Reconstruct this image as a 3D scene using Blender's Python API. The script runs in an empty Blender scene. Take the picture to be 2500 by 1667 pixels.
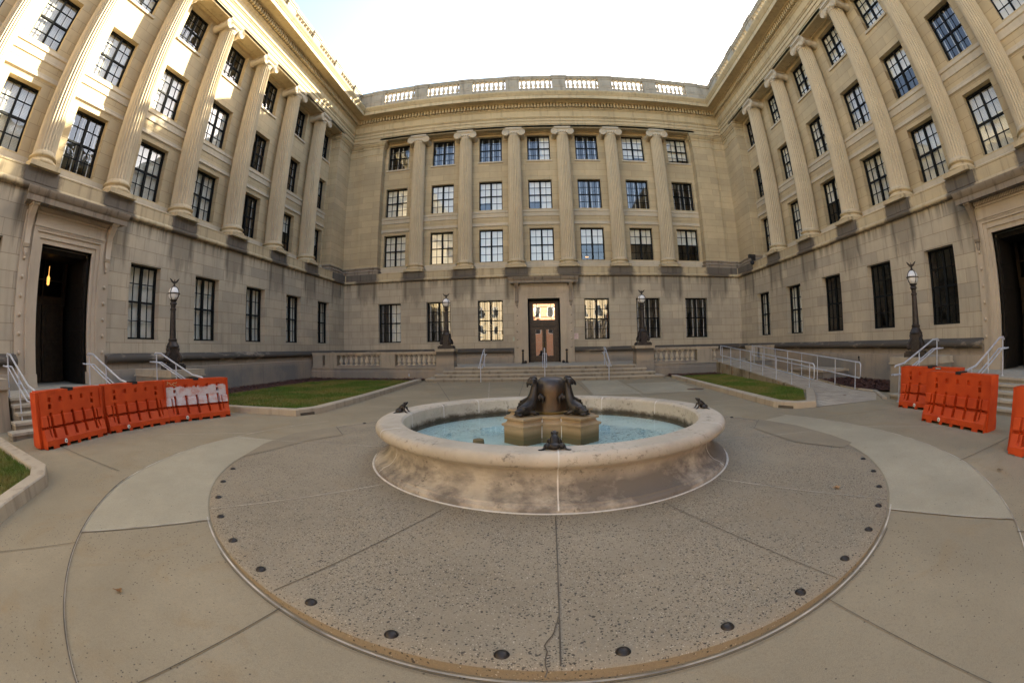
import bpy, bmesh, math, random
import numpy as np
from mathutils import Matrix, Vector
random.seed(7); R = math.radians
sc = bpy.context.scene
# ------------------------------------------------------------------ camera (fisheye lens), world, sun, exposure
def look(pitch, yaw, roll):
    cy, sy, cp, sp, cr, sr = math.cos(yaw), math.sin(yaw), math.cos(pitch), math.sin(pitch), math.cos(roll), math.sin(roll)
    f = Vector((sy*cp, cy*cp, sp)); r0 = Vector((cy, -sy, 0)); u0 = r0.cross(f)
    r = cr*r0 + sr*u0; u = -sr*r0 + cr*u0
    return Matrix((r, u, -f)).transposed().to_4x4()
cam = bpy.data.cameras.new('camera'); camo = bpy.data.objects.new('camera', cam); sc.collection.objects.link(camo)
cam.type = 'PANO'; cam.panorama_type = 'FISHEYE_EQUISOLID'
cam.fisheye_lens = 1089.66/2500*36; cam.fisheye_fov = R(200); cam.sensor_width = 36; cam.sensor_height = 24; cam.sensor_fit = 'HORIZONTAL'
cam.clip_start = .05; cam.clip_end = 3000
camo.matrix_world = Matrix.Translation((0, 0, 1.5)) @ look(.01363, -.0674, -.01711)
sc.camera = camo
SUN = Vector((1, 1.55, .87)).normalized()
elev = math.asin(SUN.z); azim = math.atan2(SUN.x, SUN.y)
w = bpy.data.worlds.new('World'); sc.world = w; w.use_nodes = True
nt = w.node_tree; sky = nt.nodes.new('ShaderNodeTexSky'); sky.sky_type = 'NISHITA'; sky.sun_disc = False
sky.sun_elevation = elev; sky.sun_rotation = azim; sky.air_density = 1.0; sky.dust_density = 2.2; sky.ozone_density = .6
hs = nt.nodes.new('ShaderNodeHueSaturation'); hs.inputs['Saturation'].default_value = .85
bg = nt.nodes['Background']; bg.inputs['Strength'].default_value = .078
nt.links.new(sky.outputs[0], hs.inputs['Color']); nt.links.new(hs.outputs[0], bg.inputs['Color'])
sl = bpy.data.lights.new('sun', 'SUN'); sl.energy = 5.0; sl.angle = R(.55); sl.color = (1, .90, .68)
so = bpy.data.objects.new('sun', sl); sc.collection.objects.link(so); so.rotation_euler = SUN.to_track_quat('Z', 'Y').to_euler(); so.location = SUN*80
sc.view_settings.view_transform = 'Standard'; sc.view_settings.look = 'None'; sc.view_settings.exposure = 2.86; sc.view_settings.gamma = 1
sc.cycles.max_bounces = 8; sc.cycles.diffuse_bounces = 5; sc.cycles.transparent_max_bounces = 12; sc.cycles.use_denoising = True
# ------------------------------------------------------------------ node helper
class NT:
    def __init__(s, name):
        s.m = bpy.data.materials.new(name); s.m.use_nodes = True; s.t = s.m.node_tree; s.b = s.t.nodes['Principled BSDF']
        s.co = s.t.nodes.new('ShaderNodeTexCoord').outputs['Object']
    def n(s, typ, **kw):
        x = s.t.nodes.new('ShaderNode'+typ)
        for k, v in kw.items(): setattr(x, k, v)
        return x
    def put(s, sock, v):
        if hasattr(v, 'is_output') and v.is_output: s.t.links.new(v, sock)
        elif isinstance(v, (tuple, list)) and len(v) == 3 and sock.type == 'RGBA': sock.default_value = (*v, 1)
        else: sock.default_value = v
    def math(s, op, a, b=0, c=0, clamp=False):
        x = s.n('Math', operation=op); x.use_clamp = clamp
        for i, v in enumerate((a, b, c)): s.put(x.inputs[i], v)
        return x.outputs[0]
    def mix(s, f, a, b, mode='MIX'):
        x = s.n('Mix', data_type='RGBA', blend_type=mode)
        s.put(x.inputs[0], f); s.put(x.inputs[6], a); s.put(x.inputs[7], b); return x.outputs[2]
    def noise(s, scale, detail=4, rough=.55, vec=None, dist=0):
        x = s.n('TexNoise'); x.inputs['Scale'].default_value = scale; x.inputs['Detail'].default_value = detail
        x.inputs['Roughness'].default_value = rough; x.inputs['Distortion'].default_value = dist
        s.put(x.inputs['Vector'], vec or s.co); return s.math('MULTIPLY_ADD', x.outputs[0], 1.35, -.175)
    def voro(s, scale, vec=None, out='Distance', feature='F1'):
        x = s.n('TexVoronoi', feature=feature); x.inputs['Scale'].default_value = scale; s.put(x.inputs['Vector'], vec or s.co); return x.outputs[out]
    def ramp(s, v, lo, hi, a=0., b=1.):
        x = s.n('MapRange'); s.put(x.inputs[0], v); x.inputs[1].default_value = lo; x.inputs[2].default_value = hi
        x.inputs[3].default_value = a; x.inputs[4].default_value = b; return x.outputs[0]
    def scale(s, v, vec=None):
        x = s.n('VectorMath', operation='MULTIPLY'); s.put(x.inputs[0], vec or s.co); x.inputs[1].default_value = v; return x.outputs[0]
    def xyz(s, vec=None):
        x = s.n('SeparateXYZ'); s.put(x.inputs[0], vec or s.co); return x.outputs
    def comb(s, a, b, c=0):
        x = s.n('CombineXYZ')
        for i, v in enumerate((a, b, c)): s.put(x.inputs[i], v)
        return x.outputs[0]
    def bump(s, h, strength=.3, dist=.01):
        x = s.n('Bump'); x.inputs['Strength'].default_value = strength; x.inputs['Distance'].default_value = dist
        s.put(x.inputs['Height'], h); s.t.links.new(x.outputs[0], s.b.inputs['Normal'])
    def end(s, col, rough=.8, metal=0., spec=.3):
        s.put(s.b.inputs['Base Color'], col); s.put(s.b.inputs['Roughness'], rough); s.put(s.b.inputs['Metallic'], metal)
        s.b.inputs['Specular IOR Level'].default_value = spec; return s.m
def plain(name, col, rough=.6, metal=0., var=.15, scale=6., spec=.4, bump=0.):
    t = NT(name); n = t.noise(scale, 5)
    c = t.mix(t.ramp(n, .3, .7), tuple(v*(1-var) for v in col), tuple(v*(1+var) for v in col))
    if bump: t.bump(t.noise(scale*6, 4), bump, .004)
    return t.end(c, rough, metal, spec)
ST = (.50, .405, .25); ST2 = (.40, .325, .235); DK = (.125, .108, .082)
def stone(name, base=ST, grime=.35, axis=None, off=0., pitch=3.08, zrow=1.79, roww=1.3, stain=False, joints=True, low=False, soft=False, belt=False):
    """limestone; axis 0/1 draws ashlar courses along x / y; stain = dark run-off below each column"""
    t = NT(name); X = t.xyz()
    big = t.noise(.35, 5, .6); med = t.noise(2.2, 6, .65); fine = t.noise(45, 3, .7)
    c = t.mix(t.ramp(big, .3, .7), tuple(v*.86 for v in base), tuple(v*1.1 for v in base))
    c = t.mix(t.ramp(med, .35, .75, 0, .35), c, tuple(v*f for v, f in zip(base, (.8, .78, .78))))
    h = fine
    if axis is not None and joints:
        v = t.comb(X[axis], t.math('SUBTRACT', X[2], zrow), 0)
        b = t.n('TexBrick'); t.put(b.inputs['Vector'], v); b.offset = .5; b.inputs['Scale'].default_value = 1
        b.inputs['Brick Width'].default_value = roww; b.inputs['Row Height'].default_value = .415; b.inputs['Mortar Size'].default_value = .007
        b.inputs['Mortar Smooth'].default_value = .2; b.inputs['Bias'].default_value = 0
        v1, v2, v3 = ((.89, .89, .90), (1.06, 1.05, 1.03), (.60, .55, .50)) if soft else ((.86, .86, .87), (1.09, 1.07, 1.04), (.50, .44, .38))
        b.inputs['Color1'].default_value = (*v1, 1); b.inputs['Color2'].default_value = (*v2, 1); b.inputs['Mortar'].default_value = (*v3, 1)
        c = t.mix(1., c, b.outputs[0], 'MULTIPLY')
        h = t.math('SUBTRACT', t.math('MULTIPLY', fine, .25), b.outputs['Fac'])
    # soft vertical weather streaks
    st = t.noise(1., 5, .6, t.scale((5., 5., .35)))
    c = t.mix(t.ramp(st, .52, .8, 0, grime), c, tuple(v*f for v, f in zip(base, (.42, .41, .42))))
    if stain:
        ph = t.math('FRACT', t.math('ADD', t.math('DIVIDE', t.math('SUBTRACT', X[axis], off), pitch), 100.5))
        dst = t.math('MULTIPLY', t.math('ABSOLUTE', t.math('SUBTRACT', ph, .5)), pitch)
        wob = t.noise(1., 5, .65, t.scale((3.2, 3.2, .55)))
        edge = t.math('ABSOLUTE', t.math('SUBTRACT', dst, .52))
        m = t.math('MAXIMUM', t.ramp(edge, .0, .26, 1, 0), t.ramp(dst, .35, .75, .55, 0))
        dep = t.ramp(X[2], 5.6, 3.3, 1.25, -.15)
        m = t.math('MULTIPLY', m, t.ramp(t.math('ADD', t.math('MULTIPLY', wob, 1.3), dep), 1.0, 1.4), clamp=True)
        top = t.math('MULTIPLY', t.ramp(X[2], 5.62, 5.0, .8, 0), t.ramp(st, .42, .6))
        c = t.mix(t.math('MAXIMUM', t.math('MULTIPLY', m, .92), top, clamp=True), c, DK)
    if belt:                                          # soot where rain runs off the column blocks
        ph = t.math('FRACT', t.math('ADD', t.math('DIVIDE', t.math('SUBTRACT', X[axis], off), pitch), 100.5))
        dst = t.math('MULTIPLY', t.math('ABSOLUTE', t.math('SUBTRACT', ph, .5)), pitch)
        dd = t.math('ADD', dst, t.math('MULTIPLY', t.math('SUBTRACT', t.noise(2.5, 5, .7), .5), .5))
        c = t.mix(t.ramp(dd, .62, .86, .88, 0), c, (.085, .072, .06)); c = t.mix(t.math('MULTIPLY', t.ramp(X[2], 5.60, 5.55), t.ramp(st, .35, .6, .2, .8)), c, (.11, .095, .08))
    if low:
        m = t.math('MULTIPLY', t.ramp(X[2], 1.0, 1.22), t.ramp(t.noise(1., 5, .6, t.scale((.8, .8, 3.))), .2, .42))
        c = t.mix(t.math('MULTIPLY', m, .92), c, (.06, .054, .047))
        m2 = t.math('MULTIPLY', t.ramp(X[2], 1.15, .75), t.ramp(big, .3, .6)); c = t.mix(t.math('MULTIPLY', m2, .85), c, (.165, .165, .158))
    t.bump(h, .35, .006)
    return t.end(c, .88, 0, .2)
M = {}
CX, AB, AS = .12, 25.5, 12.28
PB, PW = 3.08, 3.36
YL = [22.75 - PW*k for k in range(11)]; YR = [22.42 - PW*k for k in range(11)]
DL, DR = 5.8, 5.42
M['stone'] = stone('limestone', joints=False)
SG = (.455, .397, .295)
M['surround'] = stone('surround_stone', (.47, .395, .295), grime=.3, joints=False)
M['stone_b'] = stone('limestone_ashlar_back', SG, axis=0, off=CX+.011+PB/2, pitch=PB, stain=True)
M['stone_l'] = stone('limestone_ashlar_left', SG, axis=1, off=YL[0]-PW/2, pitch=PW, stain=True)
M['stone_r'] = stone('limestone_ashlar_right', SG, axis=1, off=YR[0]-PW/2, pitch=PW, stain=True)
M['stone_ub'] = stone('limestone_upper_back', axis=0, roww=1.5, grime=.1, soft=True)
M['stone_us'] = stone('limestone_upper_side', axis=1, roww=1.5, grime=.1, soft=True)
for k_, ax_, of_, pi_ in (('belt_l', 1, YL[0]-PW/2, PW), ('belt_b', 0, CX+.011+PB/2, PB), ('belt_r', 1, YR[0]-PW/2, PW)): M[k_] = stone('limestone_'+k_, axis=ax_, off=of_, pitch=pi_, grime=.7, joints=False, belt=True)
M['belt'] = stone('limestone_belt', grime=.8, joints=False)
M['plinth'] = stone('limestone_plinth', ST2, grime=.5, joints=False, low=True)
M['trim'] = stone('limestone_trim', (.53, .46, .34), grime=.2, joints=False)
M['column'] = stone('limestone_column', (.51, .425, .285), grime=.3, joints=False)
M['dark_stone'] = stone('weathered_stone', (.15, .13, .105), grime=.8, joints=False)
M['hood'] = stone('hood_stone', (.26, .215, .16), grime=1., joints=False)
M['pier_base'] = stone('pier_base_stone', (.30, .25, .19), grime=.9, joints=False)
M['cornice'] = stone('limestone_cornice', (.50, .405, .245), grime=.5, joints=False)
M['parapet'] = stone('parapet_stone', (.36, .32, .25), grime=.7, joints=False)
M['baluster'] = stone('baluster_stone', (.50, .44, .34), grime=.4, joints=False)
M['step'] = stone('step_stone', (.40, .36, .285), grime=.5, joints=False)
M['copper'] = plain('copper_flashing', (.16, .27, .22), .6)
M['frame'] = plain('painted_steel_frame', (.009, .010, .010), .65, 0, .15, 6, .15)
M['bronze'] = plain('dark_bronze', (.035, .030, .026), .42, .55, .35, 12, bump=.25)
M['bronze_dark'] = plain('door_bronze', (.022, .018, .014), .5, .4, .3)
M['wood'] = plain('brown_bronze_door', (.034, .022, .013), .4, .2, .3)
M['brass'] = plain('old_brass', (.17, .115, .035), .45, .6)
M['lamp_iron'] = plain('lamp_iron', (.035, .028, .024), .5, .3, .3, 10, bump=.2)
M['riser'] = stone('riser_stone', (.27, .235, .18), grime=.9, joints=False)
M['rail'] = plain('galvanised_rail', (.46, .49, .55), .45, .25, .12)
M['orange'] = None
M['black'] = plain('black_plastic', (.015, .015, .016), .6)
M['white'] = plain('white_plastic', (.7, .68, .62), .5)
M['blind'] = plain('blind_fabric', (.84, .82, .72), .8, 0, .05, 2)
M['strip'] = plain('white_strip', (.62, .62, .6), .7)
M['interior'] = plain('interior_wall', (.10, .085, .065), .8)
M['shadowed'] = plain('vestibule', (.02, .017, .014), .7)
def glass(name, tint, base, wav, dist):
    t = NT(name); t.t.nodes.remove(t.b)
    tr = t.n('BsdfTransparent'); tr.inputs[0].default_value = (*tint, 1)
    gl = t.n('BsdfGlossy'); gl.inputs['Roughness'].default_value = .015; gl.inputs[0].default_value = (.95, .97, 1, 1)
    bp = t.n('Bump'); bp.inputs['Strength'].default_value = wav; bp.inputs['Distance'].default_value = dist
    t.put(bp.inputs['Height'], t.noise(1.6, 2)); t.t.links.new(bp.outputs[0], gl.inputs['Normal'])
    lw = t.n('LayerWeight'); fr = t.math('ADD', t.math('MULTIPLY', t.math('POWER', lw.outputs['Facing'], 4.), .8), .05+base, clamp=True)
    mx = t.n('MixShader'); t.put(mx.inputs[0], fr)
    t.t.links.new(tr.outputs[0], mx.inputs[1]); t.t.links.new(gl.outputs[0], mx.inputs[2])
    t.t.links.new(mx.outputs[0], t.t.nodes['Material Output'].inputs[0]); return t.m
M['glass'] = glass('window_glass', (.97, .98, .98), .06, .25, .01)
M['glass_dark'] = glass('leaded_glass', (.55, .53, .48), .03, .6, .02)
M['glass_door'] = glass('door_glass', (.3, .28, .25), .45, .15, .006)
def emit(name, col, s):
    t = NT(name); t.b.inputs['Emission Color'].default_value = (*col, 1); t.b.inputs['Emission Strength'].default_value = s
    return t.end(col, .5)
M['warm_lamp'] = emit('lit_lamp', (1, .45, .10), .28)
M['globe'] = plain('opal_globe', (.72, .72, .70), .25, 0, .02, spec=.5)
# ------------------------------------------------------------------ mesh builder
C = sc.collection
class MB:
    def __init__(s): s.v = []; s.f = []; s.mi = []; s.cur = 0
    def add(s, vs, fs):
        o = len(s.v); s.v += [tuple(p) for p in vs]; s.f += [tuple(i+o for i in f) for f in fs]; s.mi += [s.cur]*len(fs); return s
    def box(s, a, b, T=None):
        x0, y0, z0 = a; x1, y1, z1 = b
        vs = [(x0, y0, z0), (x1, y0, z0), (x1, y1, z0), (x0, y1, z0), (x0, y0, z1), (x1, y0, z1), (x1, y1, z1), (x0, y1, z1)]
        if T: vs = [T(*p) for p in vs]
        return s.add(vs, [(0, 3, 2, 1), (4, 5, 6, 7), (0, 1, 5, 4), (1, 2, 6, 5), (2, 3, 7, 6), (3, 0, 4, 7)])
    def quad(s, *p): return s.add(p, [tuple(range(len(p)))])
    def lathe(s, prof, c=(0, 0, 0), seg=24, T=None, cap=True):
        vs = []; fs = []; n = len(prof)
        for k in range(seg):
            a = 2*math.pi*k/seg
            for r, z in prof: vs.append((c[0]+r*math.cos(a), c[1]+r*math.sin(a), c[2]+z))
        for k in range(seg):
            k2 = (k+1) % seg
            for i in range(n-1): fs.append((k*n+i, k2*n+i, k2*n+i+1, k*n+i+1))
        if cap: fs += [tuple(k*n for k in range(seg))[::-1], tuple(k*n+n-1 for k in range(seg))]
        if T: vs = [T(*p) for p in vs]
        return s.add(vs, fs)
    def tube(s, pts, r, seg=8, cap=True):
        pts = [Vector(p) for p in pts]; n = len(pts); rs = r if isinstance(r, (list, tuple)) else [r]*n
        vs = []; fs = []; up = None
        for i, p in enumerate(pts):
            t = (pts[min(i+1, n-1)]-pts[max(i-1, 0)]).normalized()
            if up is None:
                up = Vector((0, 0, 1)) if abs(t.z) < .9 else Vector((1, 0, 0))
            a = t.cross(up).normalized(); up = a.cross(t).normalized()
            for k in range(seg):
                q = 2*math.pi*k/seg; vs.append(p + (a*math.cos(q)+up*math.sin(q))*rs[i])
        for i in range(n-1):
            for k in range(seg):
                k2 = (k+1) % seg; fs.append((i*seg+k, i*seg+k2, (i+1)*seg+k2, (i+1)*seg+k))
        if cap: fs += [tuple(range(seg))[::-1], tuple((n-1)*seg+k for k in range(seg))]
        return s.add(vs, fs)
    def ell(s, c, rad, seg=14, rings=9, M_=None):
        vs = []; fs = []
        for i in range(rings+1):
            th = math.pi*i/rings
            for k in range(seg):
                q = 2*math.pi*k/seg; p = Vector((rad[0]*math.sin(th)*math.cos(q), rad[1]*math.sin(th)*math.sin(q), rad[2]*math.cos(th)))
                if M_: p = M_ @ p
                vs.append(Vector(c)+p)
        for i in range(rings):
            for k in range(seg):
                k2 = (k+1) % seg; fs.append((i*seg+k, (i+1)*seg+k, (i+1)*seg+k2, i*seg+k2))
        return s.add(vs, fs)
    def prism(s, poly, a, b, T):
        """poly in (p,q); extruded over third coordinate a..b; T(p,q,t)->xyz"""
        n = len(poly); vs = [T(p, q, a) for p, q in poly]+[T(p, q, b) for p, q in poly]
        return s.add(vs, [tuple(range(n))[::-1], tuple(range(n, 2*n))]+[(i, (i+1) % n, n+(i+1) % n, n+i) for i in range(n)])
    def sweep(s, prof, path, side=1, caps=True):
        """profile (offset,z) swept along plan polyline with mitred corners; offset goes to the left*side of travel"""
        n = len(path); P = [Vector(p) for p in path]; dirs = [(P[i+1]-P[i]).normalized() for i in range(n-1)]; vs = []; fs = []; m = len(prof)
        nor = lambda d: Vector((-d.y, d.x))*side
        for i in range(n):
            if i == 0: mt = nor(dirs[0])
            elif i == n-1: mt = nor(dirs[-1])
            else:
                a, b = nor(dirs[i-1]), nor(dirs[i]); mt = (a+b)/(1+a.dot(b))
            for o, z in prof: q = P[i]+mt*o; vs.append((q.x, q.y, z))
        for i in range(n-1):
            for j in range(m-1): fs.append((i*m+j, (i+1)*m+j, (i+1)*m+j+1, i*m+j+1))
        if caps: fs += [tuple(range(m)), tuple((n-1)*m+j for j in range(m))[::-1]]
        return s.add(vs, fs)
    def build(s, name, mats, parent=None, smooth=None, loc=None, rot=None):
        me = bpy.data.meshes.new(name); me.from_pydata(s.v, [], s.f)
        mats = mats if isinstance(mats, (list, tuple)) else [mats]
        for m in mats: me.materials.append(m)
        if len(mats) > 1: me.polygons.foreach_set('material_index', s.mi)
        bm = bmesh.new(); bm.from_mesh(me); bmesh.ops.recalc_face_normals(bm, faces=bm.faces); bm.to_mesh(me); bm.free()
        if smooth:
            me.polygons.foreach_set('use_smooth', [True]*len(me.polygons)); me.set_sharp_from_angle(angle=R(smooth))
        o = bpy.data.objects.new(name, me); C.objects.link(o)
        if parent: o.parent = parent
        if loc: o.location = loc
        if rot is not None: o.rotation_euler = (0, 0, rot)
        return o
def tag(o, label=None, cat=None, group=None, kind=None):
    for k, v in (('label', label), ('category', cat), ('group', group), ('kind', kind)):
        if v: o[k] = v
    return o
def thing(name, label, cat, loc=(0, 0, 0), rot=0, group=None):
    o = bpy.data.objects.new(name, None); C.objects.link(o); o.location = loc; o.rotation_euler = (0, 0, rot); o.empty_display_size = .2
    return tag(o, label, cat, group)
def kids(o): return [c for c in bpy.data.objects if c.parent == o]
KID = {}
def dup(o, parent=None):
    c = o.copy(); C.objects.link(c); c.parent = parent
    for ch in kids(o): dup(ch, c)
    return c
def copy_thing(o, label, loc, rot=0):
    c = dup(o); c.location = loc; c.rotation_euler = (0, 0, rot); c['label'] = label; return c
def remesh(o, vox, smooth=4):
    m = o.modifiers.new('join', 'REMESH'); m.mode = 'VOXEL'; m.voxel_size = vox; m.use_smooth_shade = True
    s_ = o.modifiers.new('smooth', 'SMOOTH'); s_.iterations = smooth; s_.factor = .5
FB = lambda u, d, z: (CX+u, AB+d, z)
FL = lambda u, d, z: (CX-AS-d, u, z)
FR = lambda u, d, z: (CX+AS+d, u, z)
# ================================================================== the building
B = thing('courtyard_building', 'pale limestone building round the court with fluted columns, black gridded windows and roof balustrade', 'building')
YE = -14.  # wings run past the camera
def part(mb, name, mat, smooth=None, parent=None): return mb.build(name, mat, parent or B, smooth)
def wall_holes(mb, T, u0, u1, z0, z1, d, holes, dep):
    us = sorted({u0, u1, *[h[0] for h in holes], *[h[1] for h in holes]}); zs = sorted({z0, z1, *[h[2] for h in holes], *[h[3] for h in holes]})
    for a, b in zip(us, us[1:]):
        for c, e in zip(zs, zs[1:]):
            if any(h[0] <= a and b <= h[1] and h[2] <= c and e <= h[3] for h in holes): continue
            mb.quad(T(a, d, c), T(b, d, c), T(b, d, e), T(a, d, e))
    for a, b, c, e in holes:
        p = [(a, c), (b, c), (b, e), (a, e)]
        for i in range(4):
            (ua, za), (ub, zb) = p[i], p[(i+1) % 4]; mb.quad(T(ua, d, za), T(ub, d, zb), T(ub, d+dep, zb), T(ua, d+dep, za))
GZ = (1.90, 4.25); ROWS = [(6.67, 8.71), (9.97, 11.92), (13.29, 15.16)]; WG, WU, WS = 1.46, 1.46, 1.54
GD, GF, UD, UF = .05, .30, .83, 1.06          # ground wall face / frame plane, upper wall face / frame plane
NB = [-3, -2, -1, 0, 1, 2, 3]; ub = lambda i: .011+PB*i
NW = range(8)
holesG = {'B': [(ub(i)-WG/2, ub(i)+WG/2, *GZ) for i in NB if i]+[(-.93+.02, .93+.02, .62, 4.30)],
          'L': [(YL[k]-WG/2, YL[k]+WG/2, *GZ) for k in NW if k != 5]+[(DL-1, DL+1, .62, 4.25)],
          'R': [(YR[k]-WG/2, YR[k]+WG/2, *GZ) for k in NW if k != 5]+[(DR-1, DR+1, .62, 4.25)]}
for key, T, m in (('B', FB, 'stone_b'), ('L', FL, 'stone_l'), ('R', FR, 'stone_r')):
    mb = MB(); a, b = (-AS-.05, AS+.05) if key == 'B' else (YE, AB+.05)
    hs_ = sorted(holesG[key]); wall_holes(mb, T, a, b, .55, 5.56, GD, hs_, .34)
    part(mb, 'ground_storey_wall', M[m])
    mb = MB(); wl = WU if key == 'B' else WS
    hs_ = [(c-wl/2, c+wl/2, *r) for r in ROWS for c in ([ub(i) for i in NB] if key == 'B' else [(YL if key == 'L' else YR)[k] for k in NW])]
    a, b = (-10.4, 10.4) if key == 'B' else (YE, 23.9)
    wall_holes(mb, T, a, b, 6.05, 15.40, UD, hs_, .34)
    part(mb, 'upper_storey_wall', M['stone_ub' if key == 'B' else 'stone_us'])
# moulded bands of the upper wall, soffit, sills
mb = MB()
bandA = [(0, 9.90), (.05, 9.88), (.06, 9.76), (.02, 9.73), (.02, 9.55), (.035, 9.53), (.035, 9.48), (0, 9.46)]
bandB = [(0, 9.12), (.03, 9.1), (.03, 9.02), (.06, 8.99), (.07, 8.93), (.02, 8.9), (0, 8.87)]
bandC = [(0, 6.62), (.05, 6.6), (.05, 6.45), (.08, 6.42), (.08, 6.06)]
for T, a, b in ((FB, -10.3, 10.3), (FL, YE, 23.8), (FR, YE, 23.8)):
    for pr in (bandA, bandB, bandC):
        for (o1, z1), (o2, z2) in zip(pr, pr[1:]): mb.quad(T(a, UD-o1, z1), T(b, UD-o1, z1), T(b, UD-o2, z2), T(a, UD-o2, z2))
part(mb, 'moulded_band', M['trim'])
mb = MB()
for T, cs, wl in ((FB, [ub(i) for i in NB], WU), (FL, YL[:8], WS), (FR, YR[:8], WS)):
    for c in cs:
        o = MB().box((c-wl/2-.08, UD-.07, 13.19), (c+wl/2+.08, UD+.2, 13.288), T); part(o, 'window_sill', M['trim'])
mb = MB()
for T, a, b, cols in ((FB, -10.4, 10.4, [ub(i+.5) for i in range(-4, 4)]), (FL, YE, 23.9, [YL[0]-PW*(k-.5) for k in range(9)]), (FR, YE, 23.9, [YR[0]-PW*(k-.5) for k in range(9)])):
    mb.box((a, .06, 15.345), (b, UD+.1, 15.5), T)
    for c in cols:                                   # coffer ribs
        mb.box((c-.5, .14, 15.30), (c+.5, UD-.01, 15.346), T)
    mb.box((a, .08, 15.31), (b, .22, 15.347), T); mb.box((a, UD-.16, 15.31), (b, UD+.02, 15.3465), T)
part(mb, 'soffit', M['cornice'])
# ---- swept courses
PATH = [(CX-AS, YE), (CX-AS, AB), (CX+AS, AB), (CX+AS, YE)]      # court lies on the right hand of travel
S = lambda prof, name, mat, smooth=35, path=PATH: part(MB().sweep(prof, path, -1), name, M[mat], smooth)
def arc(o, z, r, a0, a1, n=7): return [(o+r*math.cos(R(a0+(a1-a0)*i/n)), z+r*math.sin(R(a0+(a1-a0)*i/n))) for i in range(n+1)]
S([(-.1, 5.545), (.0, 5.545)]+arc(.02, 5.63, .085, -90, 90)+[(.02, 5.725), (.005, 5.74)]+[(.005, 6.07), (.02, 6.09), (.02, 6.125), (-.9, 6.14), (-.95, 5.6)], 'belt_course', 'belt')
bc = [o for o in B.children if o.name.startswith('belt_course')][0]; bc.data.materials.clear()
for k_ in ('belt_l', 'belt_b', 'belt_r'): bc.data.materials.append(M[k_])
for p_ in bc.data.polygons: p_.material_index = 0 if p_.center.y < AB-1.1 and p_.center.x < 0 else 2 if p_.center.y < AB-1.1 else 1
S([(-.3, 15.34), (-.06, 15.34), (-.06, 15.545), (-.09, 15.55), (-.09, 15.57), (-.03, 15.575), (-.03, 15.775), (-.06, 15.78), (-.06, 15.8), (0, 15.805), (0, 15.975), (-.03, 15.98), (-.03, 15.995), (.03, 16.0), (.05, 16.05), (.09, 16.08), (.09, 16.11), (-.03, 16.13), (-.03, 16.58), (.0, 16.60), (.04, 16.66), (.10, 16.69), (.10, 16.735), (.05, 16.74), (-.3, 16.75)], 'architrave', 'cornice', 25)
S([(-.3, 16.738), (.05, 16.742), (.05, 17.055), (.27, 17.06), (.30, 17.075), (.33, 17.10), (.80, 17.115), (.80, 17.085), (.83, 17.085), (.83, 17.33), (.86, 17.34), (.88, 17.39), (.94, 17.45), (.99, 17.55), (1.0, 17.6), (.97, 17.63), (.2, 17.75), (-.3, 17.76)], 'cornice', 'cornice', 25)
for T, a, b in ((FB, -AS+.24, AS-.24), (FL, YE, AB-.24), (FR, YE, AB-.24)):
    mb = MB(); n = int((b-a)/.205)
    for i in range(n+1):
        u = a+(b-a)*i/n; mb.box((u-.058, -.255, 16.765), (u+.058, -.03, 17.045), T)
    part(mb, 'dentil_course', M['cornice'])
# ---- plinth with its roll moulding, broken at the doors
PLP = [(-.1, 1.48), (.02, 1.47), (.10, 1.41)]+arc(.14, 1.30, .10, 70, -80)+[(.12, 1.19), (.11, 1.0), (.2, .985), (.2, -.1)]
for path in ([(CX-AS, YE), (CX-AS, DL-1.72)], [(CX-AS, DL+1.72), (CX-AS, AB), (CX-1.74, AB)], [(CX+1.76, AB), (CX+AS, AB), (CX+AS, DR+1.72)], [(CX+AS, DR-1.72), (CX+AS, YE)]):
    S(PLP, 'plinth', 'plinth', 40, path)
# ---- corner antae
def anta(sx, yin):
    """plan path round one inner corner, from the back wall's opening to the wing's"""
    s = sx; X = lambda u: CX+s*u
    return [(X(10.17), AB+UD+.1), (X(10.17), AB+.22), (X(11.62), AB+.22), (X(11.62), AB+.33), (X(AS+.33), AB+.33), (X(AS+.33), yin+1.45), (X(AS+.22), yin+1.45), (X(AS+.22), yin), (X(AS+UD+.1), yin)]
for sx, yin, mat in ((1, 23.42, 'stone_us'), (-1, 23.72, 'stone_us')):
    p = anta(sx, yin); mb = MB()
    for (a, b), (c, e) in zip(p, p[1:]): mb.quad((a, b, 6.05), (c, e, 6.05), (c, e, 15.38), (a, b, 15.38))
    part(mb, 'corner_pier', M['stone_ub'])
    base = [(-.02, 6.62), (.02, 6.60)]+arc(.03, 6.55, .045, 80, -80, 5)+[(.03, 6.49), (.02, 6.44), (.05, 6.40)]+arc(.06, 6.34, .055, 80, -80, 5)+[(.10, 6.27), (.10, 6.10)]
    o = MB().sweep(base, p, -1 if sx > 0 else 1); part(o, 'pier_base', M['pier_base'])
    cap = [(-.02, 14.34), (.03, 14.35), (.03, 14.43), (.004, 14.45), (.004, 14.77), (-.015, 14.775), (-.015, 14.795), (.02, 14.80), (.05, 14.86), (.05, 14.95), (.02, 14.955), (.02, 14.975), (.08, 14.98), (.12, 15.05), (.18, 15.12), (.18, 15.19), (.14, 15.195), (.14, 15.22), (.21, 15.225), (.21, 15.32), (0, 15.335)]
    o = MB().sweep(cap, p, -1 if sx > 0 else 1); part(o, 'pier_capital', M['cornice'])
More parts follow.
